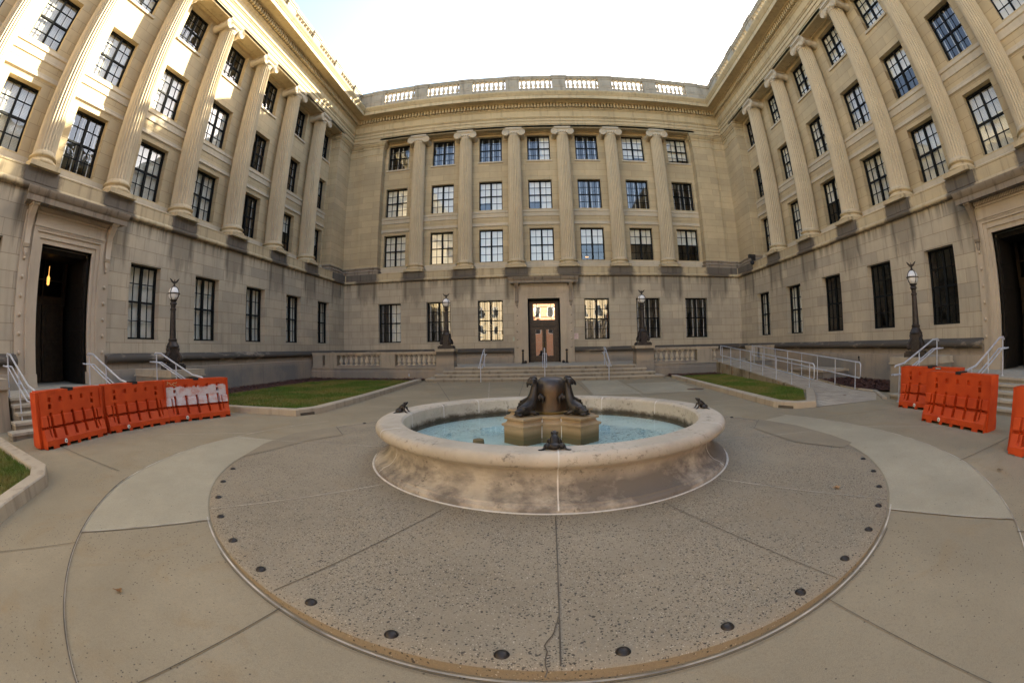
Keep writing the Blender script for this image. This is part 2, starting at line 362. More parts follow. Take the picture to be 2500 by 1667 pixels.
# ---- columns
def column_mesh():
    Z0, Z1 = 6.60, 14.86; mb = MB(); nf = 24; sub = 5; ring = []
    hs = [Z0, Z0+.06, Z0+.10, 8.0, 9.6, 11.2, 12.8, Z1-.14, Z1-.08, Z1]
    vs = []; fs = []; npt = nf*sub
    for j, z in enumerate(hs):
        t = (z-Z0)/(Z1-Z0); r = .445-.062*t**1.25
        fl = 0 if j in (0, 1, len(hs)-1, len(hs)-2) else .050*(r/.44)
        if j in (0,): r += .03
        for k in range(npt):
            a = 2*math.pi*k/npt; ph = (k % sub)/sub
            dep = 0 if k % sub == 0 else fl*(math.sin(math.pi*(ph-.1)/.9)**.7 if ph > .1 else 0)
            vs.append(((r-dep)*math.cos(a), (r-dep)*math.sin(a), z))
    for j in range(len(hs)-1):
        for k in range(npt): k2 = (k+1) % npt; fs.append((j*npt+k, j*npt+k2, (j+1)*npt+k2, (j+1)*npt+k))
    mb.add(vs, fs); return mb
def capital_mesh():
    mb = MB()
    mb.lathe([(.385, 14.80), (.41, 14.81), (.41, 14.84), (.40, 14.86), (.44, 14.93), (.47, 15.0), (.45, 15.06), (.3, 15.1)], seg=32)
    for k in range(20):                               # egg and dart
        a = 2*math.pi*k/20; mb.ell((.45*math.cos(a), .45*math.sin(a), 14.97), (.05, .05, .065), 8, 5)
    mb.box((-.52, -.40, 15.06), (.52, .40, 15.17)); mb.box((-.52, -.47, 15.24), (.52, .47, 15.345)); mb.box((-.47, -.42, 15.17), (.47, .42, 15.245))
    for sx in (-1, 1):
        c = (sx*.50, 14.985)
        # bolster: waisted roll running front to back
        pr = [(.19, -.43), (.225, -.40), (.225, -.36), (.18, -.28), (.15, -.10), (.165, -.05), (.165, .05), (.15, .10), (.18, .28), (.225, .36), (.225, .40), (.19, .43)]
        mb.lathe(pr, seg=24, T=lambda x, y, z, c=c: (c[0]+x, z, c[1]+y))
        for sy in (-1, 1):                            # spiral fillet on each scroll face
            pts = []; rr = []
            for i in range(64):
                t = i/63; a = R(90)+sx*(-t*R(940)); r = .205*(1-t)**.9+.03
                pts.append((c[0]+r*math.cos(a), sy*.435, c[1]+r*math.sin(a))); rr.append(.022-.008*t)
            mb.tube(pts, rr, 6); mb.ell((c[0], sy*.44, c[1]), (.04, .02, .04), 10, 6)
    for sy in (-1, 1): mb.tube([(-.5, sy*.435, 15.195), (0, sy*.435, 15.185), (.5, sy*.435, 15.195)], .022, 6)
    return mb
def base_mesh():
    return MB().lathe([(.50, 6.26)]+[(.545+.06*math.cos(R(a)), 6.32+.06*math.sin(R(a))) for a in range(-90, 91, 22)]+[(.53, 6.39), (.49, 6.42), (.48, 6.46), (.50, 6.48)]+[(.50+.045*math.cos(R(a)), 6.53+.045*math.sin(R(a))) for a in range(-90, 91, 22)]+[(.475, 6.59), (.46, 6.61)], seg=40).box((-.61, -.61, 6.125), (.61, .61, 6.262))
col0 = column_mesh().build('column', M['column'], B, 40)
capi = capital_mesh().build('capital', M['trim'], col0, 40)
bas = base_mesh().build('base', [M['belt']], col0, 40)
COLS = [(FB(ub(i+.5), .42, 0), 0) for i in range(-3, 3)]+[(FL(YL[0]-PW*(k+.5), .42, 0), R(90)) for k in range(8)]+[(FR(YR[0]-PW*(k+.5), .42, 0), R(-90)) for k in range(8)]
for i, (p, a) in enumerate(COLS):
    o = col0 if i == 0 else dup(col0, B); o.location = p; o.rotation_euler = (0, 0, a)
blk0 = None
def blocks(T, cs, w):
    for c in cs:
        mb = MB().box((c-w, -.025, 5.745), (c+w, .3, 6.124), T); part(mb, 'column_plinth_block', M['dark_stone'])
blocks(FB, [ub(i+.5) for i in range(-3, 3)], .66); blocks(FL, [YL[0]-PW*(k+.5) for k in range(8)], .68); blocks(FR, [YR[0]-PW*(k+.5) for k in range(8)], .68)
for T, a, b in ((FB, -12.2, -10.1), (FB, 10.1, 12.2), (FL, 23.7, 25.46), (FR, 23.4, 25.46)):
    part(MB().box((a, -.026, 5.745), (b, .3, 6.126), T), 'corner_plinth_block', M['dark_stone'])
# ---- windows
def win_frame(w, h):
    mb = MB(); e = .065
    mb.box((-w/2, 0, 0), (-w/2+e, .1, h)).box((w/2-e, 0, 0), (w/2, .1, h)).box((-w/2+e, .001, 0), (w/2-e, .1, e)).box((-w/2+e, .001, h-e), (w/2-e, .1, h))
    mb.box((-.05, -.012, e), (.05, .09, h-e))
    for s in (-1, 1):
        a, b = (.05, w/2-e) if s > 0 else (-w/2+e, -.05)
        mb.box((a, .006, h/2-.032), (b, .08, h/2+.032))
        mb.box(((a+b)/2-.014, .02, e), ((a+b)/2+.014, .06, h-e))
        for q in (.25, .75): mb.box((a, .024, h*q-.013), (b, .062, h*q+.013))
    return mb
def blind_mesh(w, h, st):
    mb = MB(); e = .05; halves = {'full': ((-1, 0.), (1, 0.)), 'half': ((-1, .5), (1, .5)), 'low': ((-1, .16), (1, .2)), 'left': ((-1, .0),), 'right': ((1, .0),), 'corner': ((-1, .3), (1, .02))}
    if st in halves:
        for s, z in halves[st]:
            a, b = (.02, w/2-e) if s > 0 else (-w/2+e, -.02)
            mb.box((a, .15, max(e, h*z)), (b, .158, h-e))
    if st == 'venetian':
        n = int(h/.045)
        for i in range(n):
            z = e+(h-2*e)*i/n; mb.add([(-w/2+e, .14, z), (w/2-e, .14, z), (w/2-e, .158, z+.047), (-w/2+e, .158, z+.047)], [(0, 1, 2, 3)])
        for x in (-w*.3, -w*.12, w*.12, w*.3): mb.box((x-.012, .132, e), (x+.012, .138, h-e))
    return mb
def strip_mesh(w, h):
    mb = MB()
    for s in (-1, 1):
        a, b = .05, w/2-.065
        for q in (.16, .84): x = s*(a+(b-a)*q); mb.box((x-.018, .13, .07), (x+.018, .16, h-.07))
    return mb
frame_c, pane_c, blind_c = {}, {}, {}
def window(T, rot, c, d, z, w, h, st, gl='glass'):
    k = (round(w, 2), round(h, 2))
    if k not in frame_c: frame_c[k] = win_frame(w, h).build('window', M['frame'], B)
    else: pass
    src = frame_c[k]; o = src
    if k in used: o = src.copy(); C.objects.link(o); o.parent = B
    used.add(k); o.location = T(c, d, z); o.rotation_euler = (0, 0, rot)
    kp = (k, gl); mb = MB().quad((-w/2+.06, .045, .06), (w/2-.06, .045, .06), (w/2-.06, .045, h-.06), (-w/2+.06, .045, h-.06))
    if kp not in pane_c: pane_c[kp] = mb.build('pane', M[gl], o)
    else: p = pane_c[kp].copy(); C.objects.link(p); p.parent = o
    items = []
    if st in ('open', 'left', 'right', 'dark'):
        items.append(('drape', 'strip', strip_mesh, 'open')) if st != 'dark' else None
    if st not in ('open', 'dark'): items.append(('blind', 'blind', lambda w, h: blind_mesh(w, h, st), st))
    for nm, mt, fn, key in items:
        kb = (k, key)
        if kb not in blind_c: blind_c[kb] = fn(w, h).build(nm, M[mt], o)
        else: p = blind_c[kb].copy(); C.objects.link(p); p.parent = o
used = set()
hG = GZ[1]-GZ[0]; hU = [b-a for a, b in ROWS]
for i, st in zip(NB, ('right', 'open', 'open', None, 'open', 'open', 'open')):
    if st: window(FB, 0, ub(i), GF, GZ[0], WG, hG, st)
for r, sts in enumerate((('full', 'full', 'full', 'full', 'half', 'half', 'half'), ('full', 'full', 'corner', 'corner', 'open', 'open', 'open'), ('open', 'open', 'open', 'right', 'open', 'low', 'low'))):
    for i, st in zip(NB, sts): window(FB, 0, ub(i), UF, ROWS[r][0], WU, hU[r], st)
for k in NW:
    if k == 5: continue
    window(FL, R(90), YL[k], GF, GZ[0], WG, hG, 'venetian')
    window(FR, R(-90), YR[k], GF, GZ[0], WG, hG, 'full' if k < 2 else 'dark', 'glass' if k < 2 else 'glass_dark')
LS = (('half', 'half', 'open', 'venetian', 'venetian', 'open', 'venetian', 'venetian'), ('half', 'open', 'open', 'full', 'venetian', 'venetian', 'venetian', 'venetian'), ('open', 'open', 'open', 'open', 'open', 'full', 'venetian', 'full'))
RS = (('full', 'full', 'half', 'venetian', 'venetian', 'venetian', 'full', 'full'), ('open', 'full', 'full', 'venetian', 'half', 'open', 'full', 'full'), ('open', 'full', 'full', 'low', 'full', 'full', 'full', 'full'))
for r in range(3):
    for k in NW:
        window(FL, R(90), YL[k], UF, ROWS[r][0], WS, hU[r], LS[r][k]); window(FR, R(-90), YR[k], UF, ROWS[r][0], WS, hU[r], RS[r][k])
# ---- shell: floors, inner walls, outer walls, roof
mb = MB()
for z in (.5, 5.3, 9.0, 12.6, 15.9):
    mb.quad(FB(-26, .55 if z < 5.2 else 1.3, z), FB(26, .55 if z < 5.2 else 1.3, z), FB(26, 14, z), FB(-26, 14, z))
    for T in (FL, FR): mb.quad(T(YE, .55 if z < 5.2 else 1.3, z), T(AB, .55 if z < 5.2 else 1.3, z), T(AB, 14, z), T(YE, 14, z))
for T, a, b in ((FB, -12, 12), (FL, YE, AB), (FR, YE, AB)):
    mb.quad(T(a, 5, .5), T(b, 5, .5), T(b, 5, 16), T(a, 5, 16))
    for zz in ((.5, 5.3), (5.3, 15.9)):
        pass
part(mb, 'interior', M['interior'])
mb = MB()
for c in [ub(i+.5) for i in range(-4, 4)]: mb.quad(FB(c, 1.25, 5.3), FB(c, 5, 5.3), FB(c, 5, 15.9), FB(c, 1.25, 15.9)); mb.quad(FB(c, .5, .5), FB(c, 5, .5), FB(c, 5, 5.3), FB(c, .5, 5.3))
for T, Y in ((FL, YL), (FR, YR)):
    for k in range(-1, 9):
        c = Y[0]-PW*(k+.5)
        if abs(c-(DL if T is FL else DR)) > .5: mb.quad(T(c, 1.25, 5.3), T(c, 5, 5.3), T(c, 5, 15.9), T(c, 1.25, 15.9)); mb.quad(T(c, .5, .5), T(c, 5, .5), T(c, 5, 5.3), T(c, .5, 5.3))
part(mb, 'partition', M['interior'])
mb = MB()
mb.quad((CX-AS-14, YE, 17.7), (CX-AS+.1, YE, 17.7), (CX-AS+.1, AB+14, 17.7), (CX-AS-14, AB+14, 17.7)).quad((CX+AS-.1, YE, 17.7), (CX+AS+14, YE, 17.7), (CX+AS+14, AB+14, 17.7), (CX+AS-.1, AB+14, 17.7)).quad((CX-AS+.1, AB-.1, 17.7), (CX+AS-.1, AB-.1, 17.7), (CX+AS-.1, AB+14, 17.7), (CX-AS+.1, AB+14, 17.7))
part(mb, 'roof', M['parapet'])
mb = MB()
x0, x1, y1 = CX-AS-14, CX+AS+14, AB+14
for a, b in (((x0, YE), (x0, y1)), ((x0, y1), (x1, y1)), ((x1, y1), (x1, YE)), ((x0, YE), (CX-AS-.05, YE)), ((CX+AS+.05, YE), (x1, YE))): mb.quad((*a, -.1), (*b, -.1), (*b, 17.7), (*a, 17.7))
part(mb, 'outer_wall', M['stone_us'])
# ---- roof balustrade
BO = -.02
S([(.14, 17.6), (.14, 18.02), (.12, 18.04), (.12, 18.30), (.14, 18.33), (.14, 18.37), (-.16, 18.37), (-.16, 17.6)], 'parapet_base', 'parapet', 30, [(CX-AS, YE), (CX-AS, AB), (CX+AS, AB), (CX+AS, YE)])
S([(-.14, 19.15), (.12, 19.15), (.16, 19.18), (.16, 19.25), (.19, 19.27), (.20, 19.37), (-.22, 19.37), (-.2, 19.27)], 'parapet_rail', 'parapet', 30)
S([(.215, 19.37), (.215, 19.40), (-.24, 19.42), (-.24, 19.37)], 'copper_flashing', 'copper', 30)
BAL = [(r*1.22, z) for r, z in ((.10, 0), (.10, .06), (.07, .07), (.05, .10), (.06, .14), (.098, .22), (.104, .30), (.08, .42), (.054, .55), (.046, .63), (.06, .65), (.06, .68), (.05, .69), (.09, .72), (.09, .785))]
bal0 = MB().lathe(BAL, seg=12).build('baluster', M['baluster'], B, 50)
bspots, stuff_spots = [], []
def sections(T, piers, w=.92):
    for c in piers:
        mb = MB().box((c-w/2, -.18, 17.9), (c+w/2, .20, 19.14), T).box((c-w/2-.03, -.215, 19.14), (c+w/2+.03, .24, 19.40), T).box((c-w/2-.06, -.255, 19.27), (c+w/2+.06, .28, 19.415), T)
        mb.box((c-w/2+.12, -.20, 18.45), (c+w/2-.12, -.17, 19.05), T).box((c-w/2+.22, -.215, 18.58), (c+w/2-.22, -.17, 18.92), T)
        part(mb, 'parapet_pier', M['parapet'])
colsB = [ub(i+.5) for i in range(-4, 4)]; colsL = [YL[0]-PW*(k-.5) for k in range(11)]; colsR = [YR[0]-PW*(k-.5) for k in range(11)]
sections(FB, colsB); sections(FL, colsL[:10]); sections(FR, colsR[:10])
def bal_row(T, a, b, dst):
    a, b = (a, b) if a < b else (b, a); a += .46; b -= .46
    for i in range(7): dst.append(T(a+(b-a)*(i+.5)/7, 0, 18.37))
for a, b in zip(colsB, colsB[1:]): bal_row(FB, a, b, bspots)
for j, (a, b) in enumerate(zip(colsL, colsL[1:])): bal_row(FL, a, b, bspots if j < 4 else stuff_spots)
for j, (a, b) in enumerate(zip(colsR, colsR[1:])): bal_row(FR, a, b, bspots if j < 3 else stuff_spots)
for i, p in enumerate(bspots):
    o = bal0 if i == 0 else bal0.copy()
    if i: C.objects.link(o); o.parent = B
    o.location = p
mb = MB()
for p in stuff_spots: mb.lathe(BAL, p, 8)
o = part(mb, 'far_baluster', M['baluster'], 50); o['kind'] = 'stuff'
# solid panels beside the inner corners
for T, a, b in ((FB, colsB[0]-.4, -AS-.1), (FB, colsB[-1]+.4, AS+.1)):
    a, b = min(a, b), max(a, b); part(MB().box((a, -.10, 18.36), (b, .14, 19.16), T).box((a+.1, -.13, 18.5), (b-.35, -.09, 19.02), T), 'parapet_panel', M['parapet'])
for T, c in ((FL, colsL[0]), (FR, colsR[0])): part(MB().box((c+.4, -.10, 18.36), (AB, .14, 19.16), T).box((c+.55, -.13, 18.5), (AB-.4, -.09, 19.02), T), 'parapet_panel', M['parapet'])
# ---- entrances
def surround(T, c, half, head, name):
    mb = MB(); s = lambda a, d0, z0, b, d1, z1: mb.box((c+a, d0, z0), (c+b, d1, z1), T)
    zt = .62
    for sg in (-1, 1):
        f = lambda a, d0, z0, b, d1, z1: s(min(sg*a, sg*b), d0, z0, max(sg*a, sg*b), d1, z1)
        f(half, -.02, zt+.35, half+.13, .30, head); f(half+.13, -.06, zt+.35, half+.28, .12, head+.13); f(half+.28, -.10, zt+.35, half+.42, .12, head+.28)
        f(half+.42, -.03, zt+.35, half+.78, .1, 5.02)                        # plain outer strip
        f(half-.005, -.09, zt, half+.80, .3, zt+.351)                        # plinth stone
        for q in range(6): mb.ell(T(c+sg*(half+.62), -.04, 1.5+q*.46), (.055, .055, .055), 10, 6)
        n = 44
        for q in range(n): zz = zt+.5+(head-zt-.4)*q/n; f(half+.33, -.112, zz, half+.37, -.09, zz+.045)
    s(-half-.13, -.021, head, half+.13, .3, head+.13); s(-half-.28, -.061, head+.13, half+.28, .12, head+.28-.13+.13)
    s(-half-.42, -.101, head+.28, half+.42, .12, head+.40); s(-half-.44, -.13, head+.40, half+.44, .12, head+.45)
    s(-half-.40, -.08, head+.45, half+.40, .12, 4.98)
    n = 52
    for q in range(n): u = -half-.36+(2*half+.72)*q/(n-1); s(u-.012, -.122, head+.34, u+.012, -.1, head+.385)
    s(-half-.42, -.12, 4.98, half+.42, .12, 5.03)
    n = 40
    for q in range(n): u = -half-.40+(2*half+.80)*q/(n-1); s(u-.017, -.19, 5.04, u+.017, -.1, 5.145)
    s(-half-.44, -.10, 5.03, half+.44, .12, 5.16)
    o = part(mb, 'door_surround', M['surround'])
    hd = MB(); H = half+.92
    pr = [(-.12, 5.16), (.20, 5.165), (.42, 5.18), (.42, 5.15), (.45, 5.15), (.45, 5.30), (.49, 5.33), (.53, 5.42), (.55, 5.46), (.55, 5.49), (0, 5.545)]
    for a, b in (((-H, -.0), (H, 0)),):
        vs = []; m = len(pr)
        for sg in (-1, 1):
            for of, z in pr: vs.append(T(c+sg*(H+max(of-.1, 0)*.35), -of, z))
        hd.add(vs, [(j, j+1, m+j+1, m+j) for j in range(m-1)]+[tuple(range(m)), tuple(range(m, 2*m))])
    hd.build('door_hood', M['hood'], B, 30)
    for sg in (-1, 1):                                                     # scrolled consoles
        poly = [(.0, 4.05), (.10, 4.08), (.13, 4.16), (.10, 4.25), (.09, 4.5), (.14, 4.8), (.26, 4.95), (.34, 5.05), (.36, 5.16), (-.05, 5.16), (-.05, 4.05)]
        cc = MB(); uc = c+sg*(half+.62)
        cc.prism(poly, uc-.10, uc+.10, lambda p, q, t: T(t, -p, q)); cc.box((uc-.13, -.40, 5.10), (uc+.13, .05, 5.162), T)
        cc.box((uc-.07, -.09, 3.93), (uc+.07, 0, 4.06), T); cc.ell(T(uc, -.05, 3.9), (.06, .05, .09), 8, 6)
        cc.build('console_bracket', M['hood'] if T is not FL else M['surround'], B, 30)
surround(FB, .02, .93, 4.30, 'back'); surround(FL, DL, 1.0, 4.25, 'left'); surround(FR, DR, 1.0, 4.25, 'right')
# back doors: bronze frame, transom light, two glazed leaves
mb = MB(); c = .02
mb.box((c-.93, .38, .62), (c-.86, 1.0, 4.3), FB).box((c+.86, .38, .62), (c+.93, 1.0, 4.3), FB).box((c-.86, .39, 4.22), (c+.86, 1.0, 4.3), FB)
fr_ = part(mb, 'entrance_door', M['frame'])
mb = MB().box((c-.86, .78, 2.72), (c+.86, .98, 3.10), FB).box((c-.86, .74, 2.86), (c+.86, .8, 2.94), FB).box((c-.86, .80, 3.10), (c-.64, .98, 4.22), FB).box((c+.64, .80, 3.10), (c+.86, .98, 4.22), FB).box((c-.64, .801, 4.05), (c+.64, .98, 4.22), FB).box((c-.86, .79, .62), (c-.62, .98, 2.72), FB).box((c+.62, .79, .62), (c+.86, .98, 2.72), FB)
for x in (-.42, .42): mb.box((c+x-.015, .82, 3.10), (c+x+.015, .9, 4.05), FB)
for z in (3.28, 3.86): mb.box((c-.64, .822, z-.012), (c+.64, .9, z+.012), FB)
mb.build('transom_frame', M['wood'], fr_)
MB().quad(FB(c-.64, .88, 3.1), FB(c+.64, .88, 3.1), FB(c+.64, .88, 4.05), FB(c-.64, .88, 4.05)).build('pane', M['glass_door'], fr_)
for s in (-1, 1):
    a, b = (c+.015, c+.62) if s > 0 else (c-.62, c-.015)
    mb = MB().box((a, .84, .64), (b, .92, .98), FB).box((a, .84, 2.52), (b, .92, 2.70), FB).box((a, .841, .98), (a+.11, .92, 2.52), FB).box((b-.11, .841, .98), (b, .92, 2.52), FB)
    lf = mb.build('door_leaf', M['wood'], fr_)
    MB().quad(FB(a+.11, .88, .98), FB(b-.11, .88, .98), FB(b-.11, .88, 2.52), FB(a+.11, .88, 2.52)).build('pane', M['glass_door'], lf)
    hx = a+.05 if s > 0 else b-.05; MB().tube([FB(hx, .84, 1.5), FB(hx, .78, 1.52), FB(hx, .78, 1.78), FB(hx, .84, 1.8)], .012, 6).build('door_handle', M['brass'], lf)
mb = MB().box((c-1.1, .3, .5), (c+1.1, 4, .62), FB); part(mb, 'threshold', M['step'])
# side doors: deep dark vestibule, bronze leaves folded back against the jambs, inner door
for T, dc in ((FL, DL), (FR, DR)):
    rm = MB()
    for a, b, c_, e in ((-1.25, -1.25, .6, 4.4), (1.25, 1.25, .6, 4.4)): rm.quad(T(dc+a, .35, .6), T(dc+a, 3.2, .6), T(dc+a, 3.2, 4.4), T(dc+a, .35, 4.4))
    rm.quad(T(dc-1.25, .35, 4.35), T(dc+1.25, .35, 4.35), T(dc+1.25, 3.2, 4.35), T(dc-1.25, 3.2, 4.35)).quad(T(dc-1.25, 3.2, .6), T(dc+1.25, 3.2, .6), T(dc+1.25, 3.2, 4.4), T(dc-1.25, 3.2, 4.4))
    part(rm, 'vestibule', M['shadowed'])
    dr_ = part(MB().box((dc-1, .40, 4.12), (dc+1, 1.4, 4.25), T), 'entrance_door', M['bronze_dark'])
    for s in (-1, 1):
        a = dc+s*1.0; mb = MB(); i0, i1 = sorted((a, a-s*.09)); mb.box((i0, .16, .64), (i1, 1.28, 4.13), T)
        for q in range(5):
            i0, i1 = sorted((a-s*.09, a-s*.115)); mb.box((i0, .26, .80+q*.66), (i1, 1.18, 1.34+q*.66), T)
        mb.build('door_leaf', M['bronze_dark'], dr_)
    mb = MB()
    for s in (-1, 1):
        i0, i1 = sorted((dc+s*.02, dc+s*.95)); mb.box((i0, 1.9, .64), (i1, 2.0, 2.9), T)
        for q in range(2):
            j0, j1 = sorted((dc+s*.16, dc+s*.8)); mb.box((j0, 1.87, .8+q*1.02), (j1, 1.91, 1.66+q*1.02), T)
    mb.box((dc-1, 1.88, 2.9), (dc+1, 2.02, 3.15), T).box((dc-1, 1.89, 3.15), (dc-.85, 2.0, 4.2), T).box((dc+.85, 1.89, 3.15), (dc+1, 2.0, 4.2), T).box((dc-.03, 1.895, 3.15), (dc+.03, 2, 4.2), T).box((dc-.85, 1.897, 3.62), (dc+.85, 2, 3.66), T)
    mb.build('inner_door', M['wood'], dr_)
    mb = MB().box((dc-1.2, .2, .4), (dc+1.2, 3.2, .619), T); part(mb, 'threshold', M['step'])
    if T is FL: part(MB().lathe([(.0, 0), (.05, .03), (.06, .22), (.03, .27), (.01, .30), (.01, .55)], T(dc-.08, 1.25, 3.38), 10), 'lantern', M['warm_lamp'])
for (x, z, d) in ((ub(2)+.1, 3.1, 1.4), (ub(3)-.5, 3.05, 1.6), (ub(1)-.15, 7.3, 2.5), (ub(1)-.25, 13.9, 2.5), (ub(3)-.3, 8.2, 3.)):
    part(MB().ell(FB(x, d+.6, z), (.11, .11, .045), 12, 8), 'pendant_lamp', M['warm_lamp'], 60)
# ================================================================== ground
FC = (.12, 6.09)
def gz(x, y):
    """ground falls gently towards the camera"""
    t = max(0, min(1, (3.2-y)/4.6)); return -.19*t*t*(3-2*t)*.0 - .056*max(0, min(3.4, 3.0-y))
def conc(name, base, spec_a=0., spec_b=0., stain=.5, dark=(.07, .06, .05), rough=.85, warm=(.30, .20, .09)):
    t = NT(name); big = t.noise(.45, 5, .6); med = t.noise(3., 6, .7); fine = t.noise(160, 2, .6)
    c = t.mix(t.ramp(big, .3, .7), tuple(v*.84 for v in base), tuple(v*1.08 for v in base))
    c = t.mix(t.ramp(med, .3, .75, 0, .3), c, tuple(v*.72 for v in base))
    c = t.mix(t.ramp(t.noise(.9, 4, .6, t.scale((1, 1, 1)), 1.5), .56, .8, 0, stain), c, warm)
    c = t.mix(t.ramp(fine, .3, .75, 0, .3), c, (.10, .085, .065)); c = t.mix(t.ramp(t.noise(38, 5, .8), .5, .8, 0, .5), c, tuple(v*.55 for v in base)); c = t.mix(t.ramp(t.noise(.28, 6, .7, None, .6), .48, .7, 0, .45), c, tuple(v*.62 for v in base))
    h = fine
    if spec_a:                                       # exposed aggregate: dark and pale chips
        wv = t.n('VectorMath', operation='ADD'); t.put(wv.inputs[0], t.co)
        nn = t.n('TexNoise'); nn.inputs['Scale'].default_value = 26; t.put(nn.inputs['Vector'], t.co)
        sc_ = t.n('VectorMath', operation='SCALE'); t.put(sc_.inputs[0], nn.outputs[1]); sc_.inputs['Scale'].default_value = .034; t.put(wv.inputs[1], sc_.outputs[0])
        dens = t.ramp(t.noise(1.1, 4, .7), .35, .62, .25, 1.)
        for sc1, rad, col, amt in ((24, .25, (.05, .045, .04), spec_a*.9), (40, .31, (.045, .04, .032), spec_a*1.5), (62, .33, (.06, .05, .038), spec_a*1.4), (36, .18, (.48, .42, .33), spec_a*.2), (90, .32, (.12, .10, .08), spec_a*1.2), (70, .3, (.46, .40, .31), spec_a)):
            v = t.n('TexVoronoi'); v.inputs['Scale'].default_value = sc1; t.put(v.inputs['Vector'], wv.outputs[0])
            rnd = t.xyz(v.outputs['Color'])[0]
            m = t.math('MULTIPLY', t.ramp(v.outputs['Distance'], rad*.75, rad, 1, 0), t.math('LESS_THAN', rnd, t.math('MULTIPLY', dens, amt)))
            c = t.mix(t.math('MULTIPLY', m, .85), c, col); h = t.math('SUBTRACT', h, t.math('MULTIPLY', m, .4))
    if spec_b:
        v = t.n('TexVoronoi'); v.inputs['Scale'].default_value = 30; t.put(v.inputs['Vector'], t.co)
        m = t.math('MULTIPLY', t.ramp(v.outputs['Distance'], .16, .24, 1, 0), t.math('LESS_THAN', t.xyz(v.outputs['Color'])[1], t.math('MULTIPLY', t.ramp(t.noise(.8, 3), .42, .65, .02, 1.), spec_b)))
        c = t.mix(t.math('MULTIPLY', m, .8), c, dark)
    t.bump(h, .25, .004); return t.end(c, rough, 0, .25)
M['pave'] = conc('court_concrete', (.34, .285, .188), 0, .5, .5)
M['plat'] = conc('exposed_aggregate', (.325, .272, .188), .45, 0, .18)
M['patch'] = conc('new_concrete', (.43, .385, .275), 0, .05, .08)
M['smooth'] = conc('smooth_concrete', (.30, .25, .17), 0, .1, .1)
M['edge'] = conc('platform_edge', (.30, .235, .145), .15, 0, .5)
M['kerb'] = stone('kerb_stone', (.42, .36, .27), grime=.6, joints=False)
M['joint_light'] = plain('pale_sealant', (.42, .38, .31), .7, 0, .45, 3)
M['joint_dark'] = plain('dark_joint', (.10, .083, .06), .9, 0, .4, 3)
def grid_sheet(x0, x1, y0, y1, step, dz, skip=None):
    mb = MB(); nx = int((x1-x0)/step); ny = int((y1-y0)/step)
    for j in range(ny+1):
        for i in range(nx+1): x = x0+(x1-x0)*i/nx; y = y0+(y1-y0)*j/ny; mb.v.append((x, y, gz(x, y)+dz))
    for j in range(ny):
        for i in range(nx):
            a = j*(nx+1)+i; mb.f.append((a, a+1, a+nx+2, a+nx+1)); mb.mi.append(0)
    return mb
tag(grid_sheet(CX-AS-.3, CX+AS+.3, -6, AB+.2, .5, 0).build('pavement', M['pave']), kind='structure')
tag(MB().quad((-900, -900, -.9), (900, -900, -.9), (900, 900, -.9), (-900, 900, -.9)).build('ground', M['pave']), kind='structure')
tag(MB().quad((-60, -60, -.25), (60, -60, -.25), (60, -5.9, -.25), (-60, -5.9, -.25)).build('road', M['smooth']), kind='structure')
# fountain platform: shallow cone of exposed aggregate with a low kerb edge towards the camera
PR, N = 4.45, 180
def pz(r): return .052 - .052*max(0, (r-2.3))/(PR-2.3)
mb = MB(); rr = [2.2, 2.6, 3.2, 3.9, 4.3, PR-.015, PR]
for k in range(N):
    a = 2*math.pi*k/N
    for i, r in enumerate(rr): mb.v.append((FC[0]+r*math.cos(a), FC[1]+r*math.sin(a), pz(r)+.004-(.012 if i == len(rr)-1 else 0)))
n = len(rr)
for k in range(N):
    for i in range(n-1): mb.f.append((k*n+i, k*n+i+1, ((k+1) % N)*n+i+1, ((k+1) % N)*n+i)); mb.mi.append(0)
plat = tag(mb.build('fountain_platform', M['plat'], None, 60), kind='structure')
mb = MB()
for k in range(N):
    a, b = 2*math.pi*k/N, 2*math.pi*(k+1)/N; p = lambda q, z: (FC[0]+PR*math.cos(q), FC[1]+PR*math.sin(q), z)
    if FC[1]+PR*math.sin(a) < 4.4: mb.quad(p(a, -.16), p(b, -.16), p(b, -.008), p(a, -.008))
tag(mb.build('platform_kerb', M['edge'], None, 60), kind='structure')
# pale replacement slabs either side of the platform
RC, RO = (.18, 5.49), 5.51
def sheet(poly, dz, name, mat, zf=gz):
    """thin sheet over the ground: polygon split into a fan-free strip list [(inner,outer)]"""
    mb = MB()
    for (a, b), (c, d) in zip(poly, poly[1:]):
        n = 6
        for i in range(n):
            L = lambda p, q, t: (p[0]+(q[0]-p[0])*t, p[1]+(q[1]-p[1])*t)
            q = [L(a, b, i/n), L(a, b, (i+1)/n), L(c, d, (i+1)/n), L(c, d, i/n)]
            mb.quad(*[(x, y, zf(x, y)+dz) for x, y in q])
    return tag(mb.build(name, mat), kind='structure')
pin = lambda deg, r=PR+.012: (FC[0]+r*math.cos(R(deg)), FC[1]+r*math.sin(R(deg)))
def pout(deg):
    d = (math.cos(R(deg)), math.sin(R(deg))); o = (FC[0]-RC[0], FC[1]-RC[1]); b = o[0]*d[0]+o[1]*d[1]; cc = o[0]**2+o[1]**2-RO**2
    t = -b+math.sqrt(b*b-cc); return (FC[0]+d[0]*t, FC[1]+d[1]*t)
sheet([(pin(a), pout(a)) for a in np.linspace(-182, -133, 30)], .005, 'concrete_slab', M['patch'])
sheet([(pin(a) if a < -12 else (pin(a)[0]+(a+12)*.002, pin(a)[1]), pout(a)) for a in np.linspace(-47.6, 22, 36)], .005, 'concrete_slab', M['patch'])
